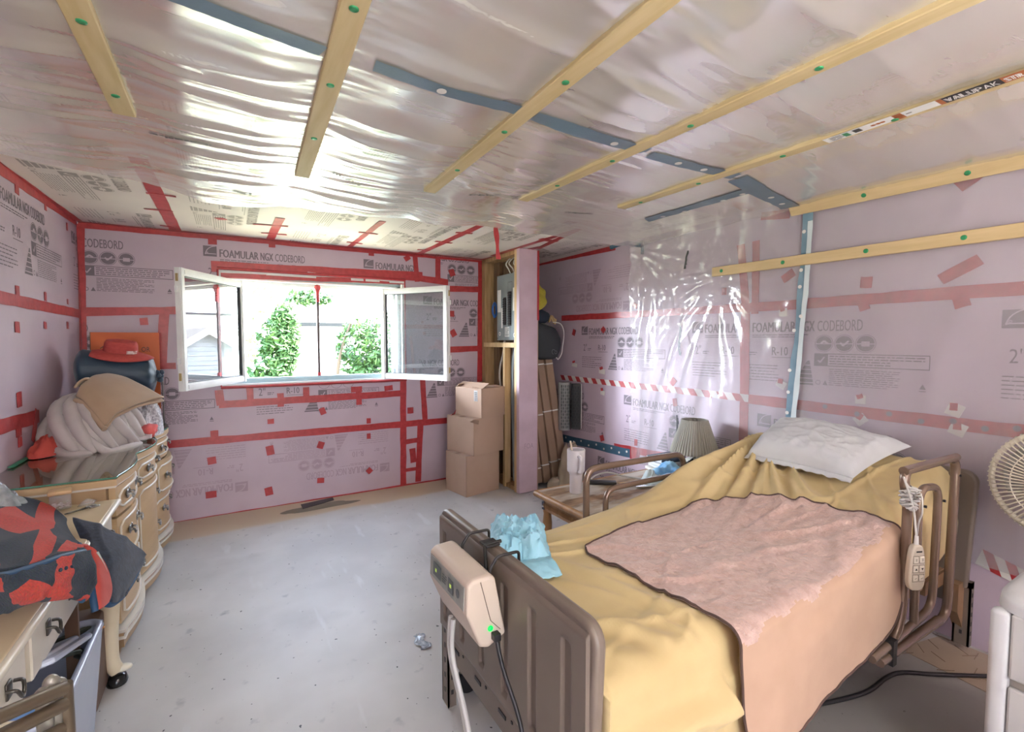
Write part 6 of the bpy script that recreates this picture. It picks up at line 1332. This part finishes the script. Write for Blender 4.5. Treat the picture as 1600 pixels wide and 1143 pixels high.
MB().tube([tow(turn(1,k/16),.008) for k in range(17)],.004,6).build('pale_edge',mat('edge_pale',(.5,.6,.55),.7),fj,smooth=60)
mb=MB()
for px,py in ((88,893),(97,890),(106,888),(115,887),(24,813),(32,809),(40,806),(30,820),(38,817),(46,814)):
    P=at(px,py,'x',-.385) if py>860 else at(px,py,'x',-.66); mb.ell(P+V((.010,-.008,.006)),(.004,.006,.005),8,6)
mb.build('embroidered_dots',fl_n,fj,smooth=60)
# bins below
binm=mat('bin_frosted',(.52,.58,.72),.25,col2=(.47,.52,.66),nscale=4,alpha=.82,coat=.3)
sb=thing('storage_bin','translucent bluish plastic bin with loose lid, full of dark cords, below the desk','storage bin',(-.6,2.0,0))
bx=[(-.425,1.66),(-.425,2.20),(-.80,2.20),(-.80,1.66)]; bi=[(-.455,1.69),(-.455,2.15),(-.77,2.15),(-.77,1.69)]
mb=MB(); zt=.42
for i in range(4):
    j=(i+1)%4; a,b=V((*bx[i],zt)),V((*bx[j],zt)); c_,d2=V((*bi[i],.02)),V((*bi[j],.02)); mb.add([c_,d2,b,a],[(0,1,2,3)])
mb.add([V((*q,.02)) for q in bi],[(0,1,2,3)])
mb.build('bin_body',binm,sb,solid=.004)
MB().tube([V((*q,zt)) for q in fillet([V((x,y,0)) for x,y in bx],.05,5,True) for q in [(q.x,q.y)]],.012,8,closed=True).build('bin_rim',binm,sb,smooth=60)
lm=MX.Translation((-.60,1.86,.475))@MX.Rotation(R(-20),4,'X')@MX.Rotation(R(-12),4,'Y'); mb=MB(); mb.rbox((0,0,0),(.36,.40,.02),.009); mb.v=[tuple(lm@V(q)) for q in mb.v]; o=mb.build('bin_lid',binm,sb,smooth=40)
mb=MB(); mb.tube([lm@q for q in fillet([V((-.15,-.17,.012)),V((.15,-.17,.012)),V((.15,.17,.012)),V((-.15,.17,.012))],.04,5,True)],.009,8,closed=True); mb.build('lid_rim',binm,o,smooth=60)
mb=MB(); rd=random.Random(12)
for k in range(9):
    c=V((-.52-.2*rd.random(),2.02+.12*rd.random(),.36+.07*rd.random())); mb.tube(bez([c+V(((rd.random()-.5)*.2,(rd.random()-.5)*.16,(rd.random()-.3)*.05)) for _ in range(5)],5),.006+.004*rd.random(),6)
o=mb.build('cord_tangle',mat('cord_dark',(.035,.04,.035),.5,col2=(.06,.075,.05),nscale=9),sb,smooth=60); o['kind']='stuff'
tag(MB().tube(bez([at(150,980,'x',-.43),at(157,982,'x',-.42),at(163,978,'x',-.41)],4),.003,6).build('orange_tie',mat('tie_orange',(.7,.28,.03),.5)),'tiny orange tie sticking out of the storage bin','tie')
tag(MB().rbox((-.62,2.40,.18),(.30,.22,.32),.01).build('brown_case',mat('case_brown',(.14,.085,.06),.6,bump=.2),smooth=40),'brown case standing under the desk behind the storage bin','case')
# low rack of dark metal in the near corner
rk=thing('metal_rack','dark bronze metal rack with crossbars and a bundle of grey posts at the desk end','rack',(-.38,.98,0))
brz=mat('bronze_metal',(.16,.125,.085),.4,metal=.5); gpm=mat('post_grey',(.34,.33,.29),.35,metal=.5)
y0=1.06
for a,b,r in (((-60,1145),(100,1075),.011),((-60,1180),(100,1100),.011),((-60,1225),(95,1140),.011)):
    MB().tube([at(*a,'y',y0-.12),at(*b,'y',y0)],r,10).build('crossbar',brz,rk,smooth=60)
for i,(px,py) in enumerate(((66,1088),(80,1068),(92,1072),(72,1105),(85,1090),(100,1068))):
    P=at(px,py,'y',y0+.012*(i%3)); 
    MB().tube([P,V((P.x+.002,P.y,0.0))],.0095 if i<5 else .012,10).build('post',gpm if i<5 else brz,rk,smooth=60)
    MB().ell(P,(.012,.012,.016),12,8).build('post_cap',gpm if i<5 else brz,rk,smooth=60) if i<5 else None
P=at(35,1118,'y',y0+.02); tag(MB().rbox(P,(.075,.02,.03),.006,MX.Rotation(R(14),3,'Y')).build('blue_cloth_roll',mat('cloth_blue',(.12,.25,.50),.7),smooth=40),'blue rolled cloth lying between the crossbars of the bronze rack','cloth')
P=at(5,1132,'y',y0+.02); tag(MB().rbox(P,(.06,.02,.035),.006,MX.Rotation(R(14),3,'Y')).build('cream_cloth_roll',mat('cloth_cream',(.62,.56,.40),.7),smooth=40),'cream rolled cloth lying between the crossbars of the bronze rack','cloth')
# ================================================================ OUTSIDE
GZ=-.45
gr_m=mat('lawn',(.62,.60,.44),.9,col2=(.50,.52,.32),nscale=2,bump=.4,bscale=8)
gd=MB().mm((-30,WB+.19,GZ-.1),(45,45,GZ)).build('lawn_ground',gr_m); struct(gd); gd.name='ground'
gd2=MB().mm((-30,-30,GZ-.1),(45,WREAR-.2,GZ)).build('ground_rear',gr_m); struct(gd2)
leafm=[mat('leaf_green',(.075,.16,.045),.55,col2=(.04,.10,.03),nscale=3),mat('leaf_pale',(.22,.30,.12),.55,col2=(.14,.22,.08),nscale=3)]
bark=mat('bark',(.09,.07,.05),.9)
def shrub(name,label,px,dist,z0,blobs,n,size,m,seed,trunk=True,group='trees outside the window'):
    r=ray(px,530); k=dist/math.hypot(r.x,r.y); base=V((r.x*k,r.y*k,z0)); side=V((r.y,-r.x,0)).normalized()
    t=thing(name,label,'tree',(base.x,base.y,GZ),group); rd=random.Random(seed); vs=[];fs=[]
    for (sx_,sz,rx,rz,w) in blobs:
        for i in range(int(n*w)):
            while True:
                a=V((rd.uniform(-1,1),rd.uniform(-1,1),rd.uniform(-1,1)))
                if .25<a.length<1: break
            if mn.noise(V((a.x*2.3+seed,a.y*2.3,a.z*2.3)))<-.12: continue
            c=base+side*(sx_+a.x*rx)+V((0,0,sz+a.z*rz))+V((r.x,r.y,0)).normalized()*a.y*rx*.6
            d=V((rd.gauss(0,1),rd.gauss(0,1),rd.gauss(0,.8))).normalized(); e=d.orthogonal().normalized(); s=size*rd.uniform(.6,1.3)
            q=len(vs); vs+=[c-d*s,c+e*s*.45,c+d*s,c-e*s*.45]; fs.append((q,q+1,q+2,q+3))
    mb=MB(); mb.add(vs,fs); o=mb.build('foliage',m,t); o['kind']='stuff'
    if trunk:
        top=max(b[1] for b in blobs); MB().tube(bez([(base.x,base.y,GZ),base+side*.1+V((0,0,top*.4-z0*0)),base+side*blobs[-1][0]*.7+V((0,0,top))],5),[.06]*5+[.045]*5+[.025],8).build('trunk',bark,t,smooth=60)
        for b in blobs[:3]: MB().tube([base+V((0,0,b[1]*.45)),base+side*b[0]+V((0,0,b[1]))],[.03,.012],6).build('branch',bark,t,smooth=60)
    return t
# heights measured at 7.5 m: one pixel is about one centimetre
shrub('dense_bush','dense green bush with an upright spire, beside the sash that mirrors the garage',419,8.5,GZ,[(.10,1.55,.30,.75,1.0),(-.25,.85,.55,.60,1.2),(.24,1.95,.22,.55,.7),(-.6,.75,.4,.5,.6)],2300,.065,leafm[0],3,False)
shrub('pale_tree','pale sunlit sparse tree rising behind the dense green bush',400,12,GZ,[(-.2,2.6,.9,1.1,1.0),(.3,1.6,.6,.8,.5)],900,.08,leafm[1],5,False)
shrub('slender_tree','slender leafy tree seen beside the open screened sash',556,8.0,GZ,[(.28,1.15,.45,.55,1.0),(.05,1.75,.36,.5,.5),(.45,1.9,.4,.5,.35),(-.15,.75,.3,.35,.12)],2300,.06,leafm[0],8,False)
r=ray(536,530); k=7.9/math.hypot(r.x,r.y); tag(MB().tube(bez([(r.x*k-.05,r.y*k,GZ),(r.x*k-.1,r.y*k,.6),(r.x*k-.05,r.y*k,1.2),(r.x*k+.12,r.y*k,1.7)],5),[.035]*5+[.028]*5+[.02]*6,8).build('dark_stem',bark,smooth=60),'thin curving dark stem standing beside the slender leafy tree','stem')
shrub('thin_sapling','thin sapling with few leaves close to the centre post of the window',500,7.5,GZ,[(.02,1.0,.16,.22,1.0)],150,.06,leafm[0],11,False)
shrub('overhanging_tree','leafy branch hanging in at the top of the window beside the centre post',484,9,GZ,[(.02,2.62,.40,.13,1.0),(.5,3.3,1.0,.5,1.2)],420,.07,leafm[0],13,False)
sidw=mat('siding_white',(.70,.72,.74),.6,bump=.1); sidg=mat('siding_grey',(.20,.22,.25),.6,bump=.1); roofm=mat('roof_grey',(.022,.025,.03),.8)
def building(name,label,c,ang,w,d,z1,apex,boards=True):
    t=thing(name,label,'building',(c[0],c[1],GZ)); a=R(ang); Mb=MX.Translation((c[0],c[1],0))@MX.Rotation(a,4,'Z'); P=lambda x,y,z: Mb@V((x,y,z))
    poly=[(-w/2,GZ),(w/2,GZ),(w/2,z1),(0,apex),(-w/2,z1)] if apex else [(-w/2,GZ),(w/2,GZ),(w/2,z1),(-w/2,z1)]
    sid=sidg if apex else sidw
    MB().prism(poly,-d,Mb@frame((0,0,0),(1,0,0),(0,0,1),(0,-1,0))).build('wall',sid,t)
    if boards:
        z=GZ+.02
        while z<(apex or z1)-.1:
            hw=w/2 if z<z1 or not apex else w/2*(apex-z)/(apex-z1)
            if hw>.1: MB().hexa([P(-hw,-.005,z),P(hw,-.005,z),P(hw,-.045,z),P(-hw,-.045,z),P(-hw,-.005,z+.17),P(hw,-.005,z+.17),P(hw,-.010,z+.17),P(-hw,-.010,z+.17)]).build('siding_board',sid,t)
            z+=.18
    if apex:
        for s in (-1,1):
            q=[P(0,-.3,apex+.02),P(s*(w/2+.3),-.3,z1-.3*(apex-z1)/(w/2)+.02),P(s*(w/2+.3),d,z1-.3*(apex-z1)/(w/2)+.02),P(0,d,apex+.02)]
            MB().hexa(q+[v+V((0,0,.12)) for v in q]).build('roof_slope',roofm,t); q=[P(0,-.34,apex-.12),P(s*(w/2+.3),-.34,z1-.3*(apex-z1)/(w/2)-.12),P(s*(w/2+.3),-.30,z1-.3*(apex-z1)/(w/2)-.12),P(0,-.30,apex-.12)]
            MB().hexa(q+[v+V((0,0,.26)) for v in q]).build('barge_board',white_v,t)
    else:
        MB().hexa([P(-w/2-.2,-.3,z1),P(w/2+.2,-.3,z1),P(w/2+.2,d,z1),P(-w/2-.2,d,z1),P(-w/2-.2,-.3,z1+.09),P(w/2+.2,-.3,z1+.09),P(w/2+.2,d,z1+.09),P(-w/2-.2,d,z1+.09)]).build('flat_roof',roofm,t)
    return t
r=ray(545,530); k=13/math.hypot(r.x,r.y)
building('white_shed','low white shed with a flat grey roof edge seen beyond the bushes',(r.x*k,r.y*k),-6,3.1,2.5,1.78,None)
building('gabled_garage','grey sided gabled garage with white trim across the yard, reflected in the open sash',(15.4,13.04),-72,3.2,5,.75,1.8)
building('neighbour_house','long white house standing behind the gabled garage, seen only as a reflection',(20.5,17.5),-72,13,5,2.7,None)
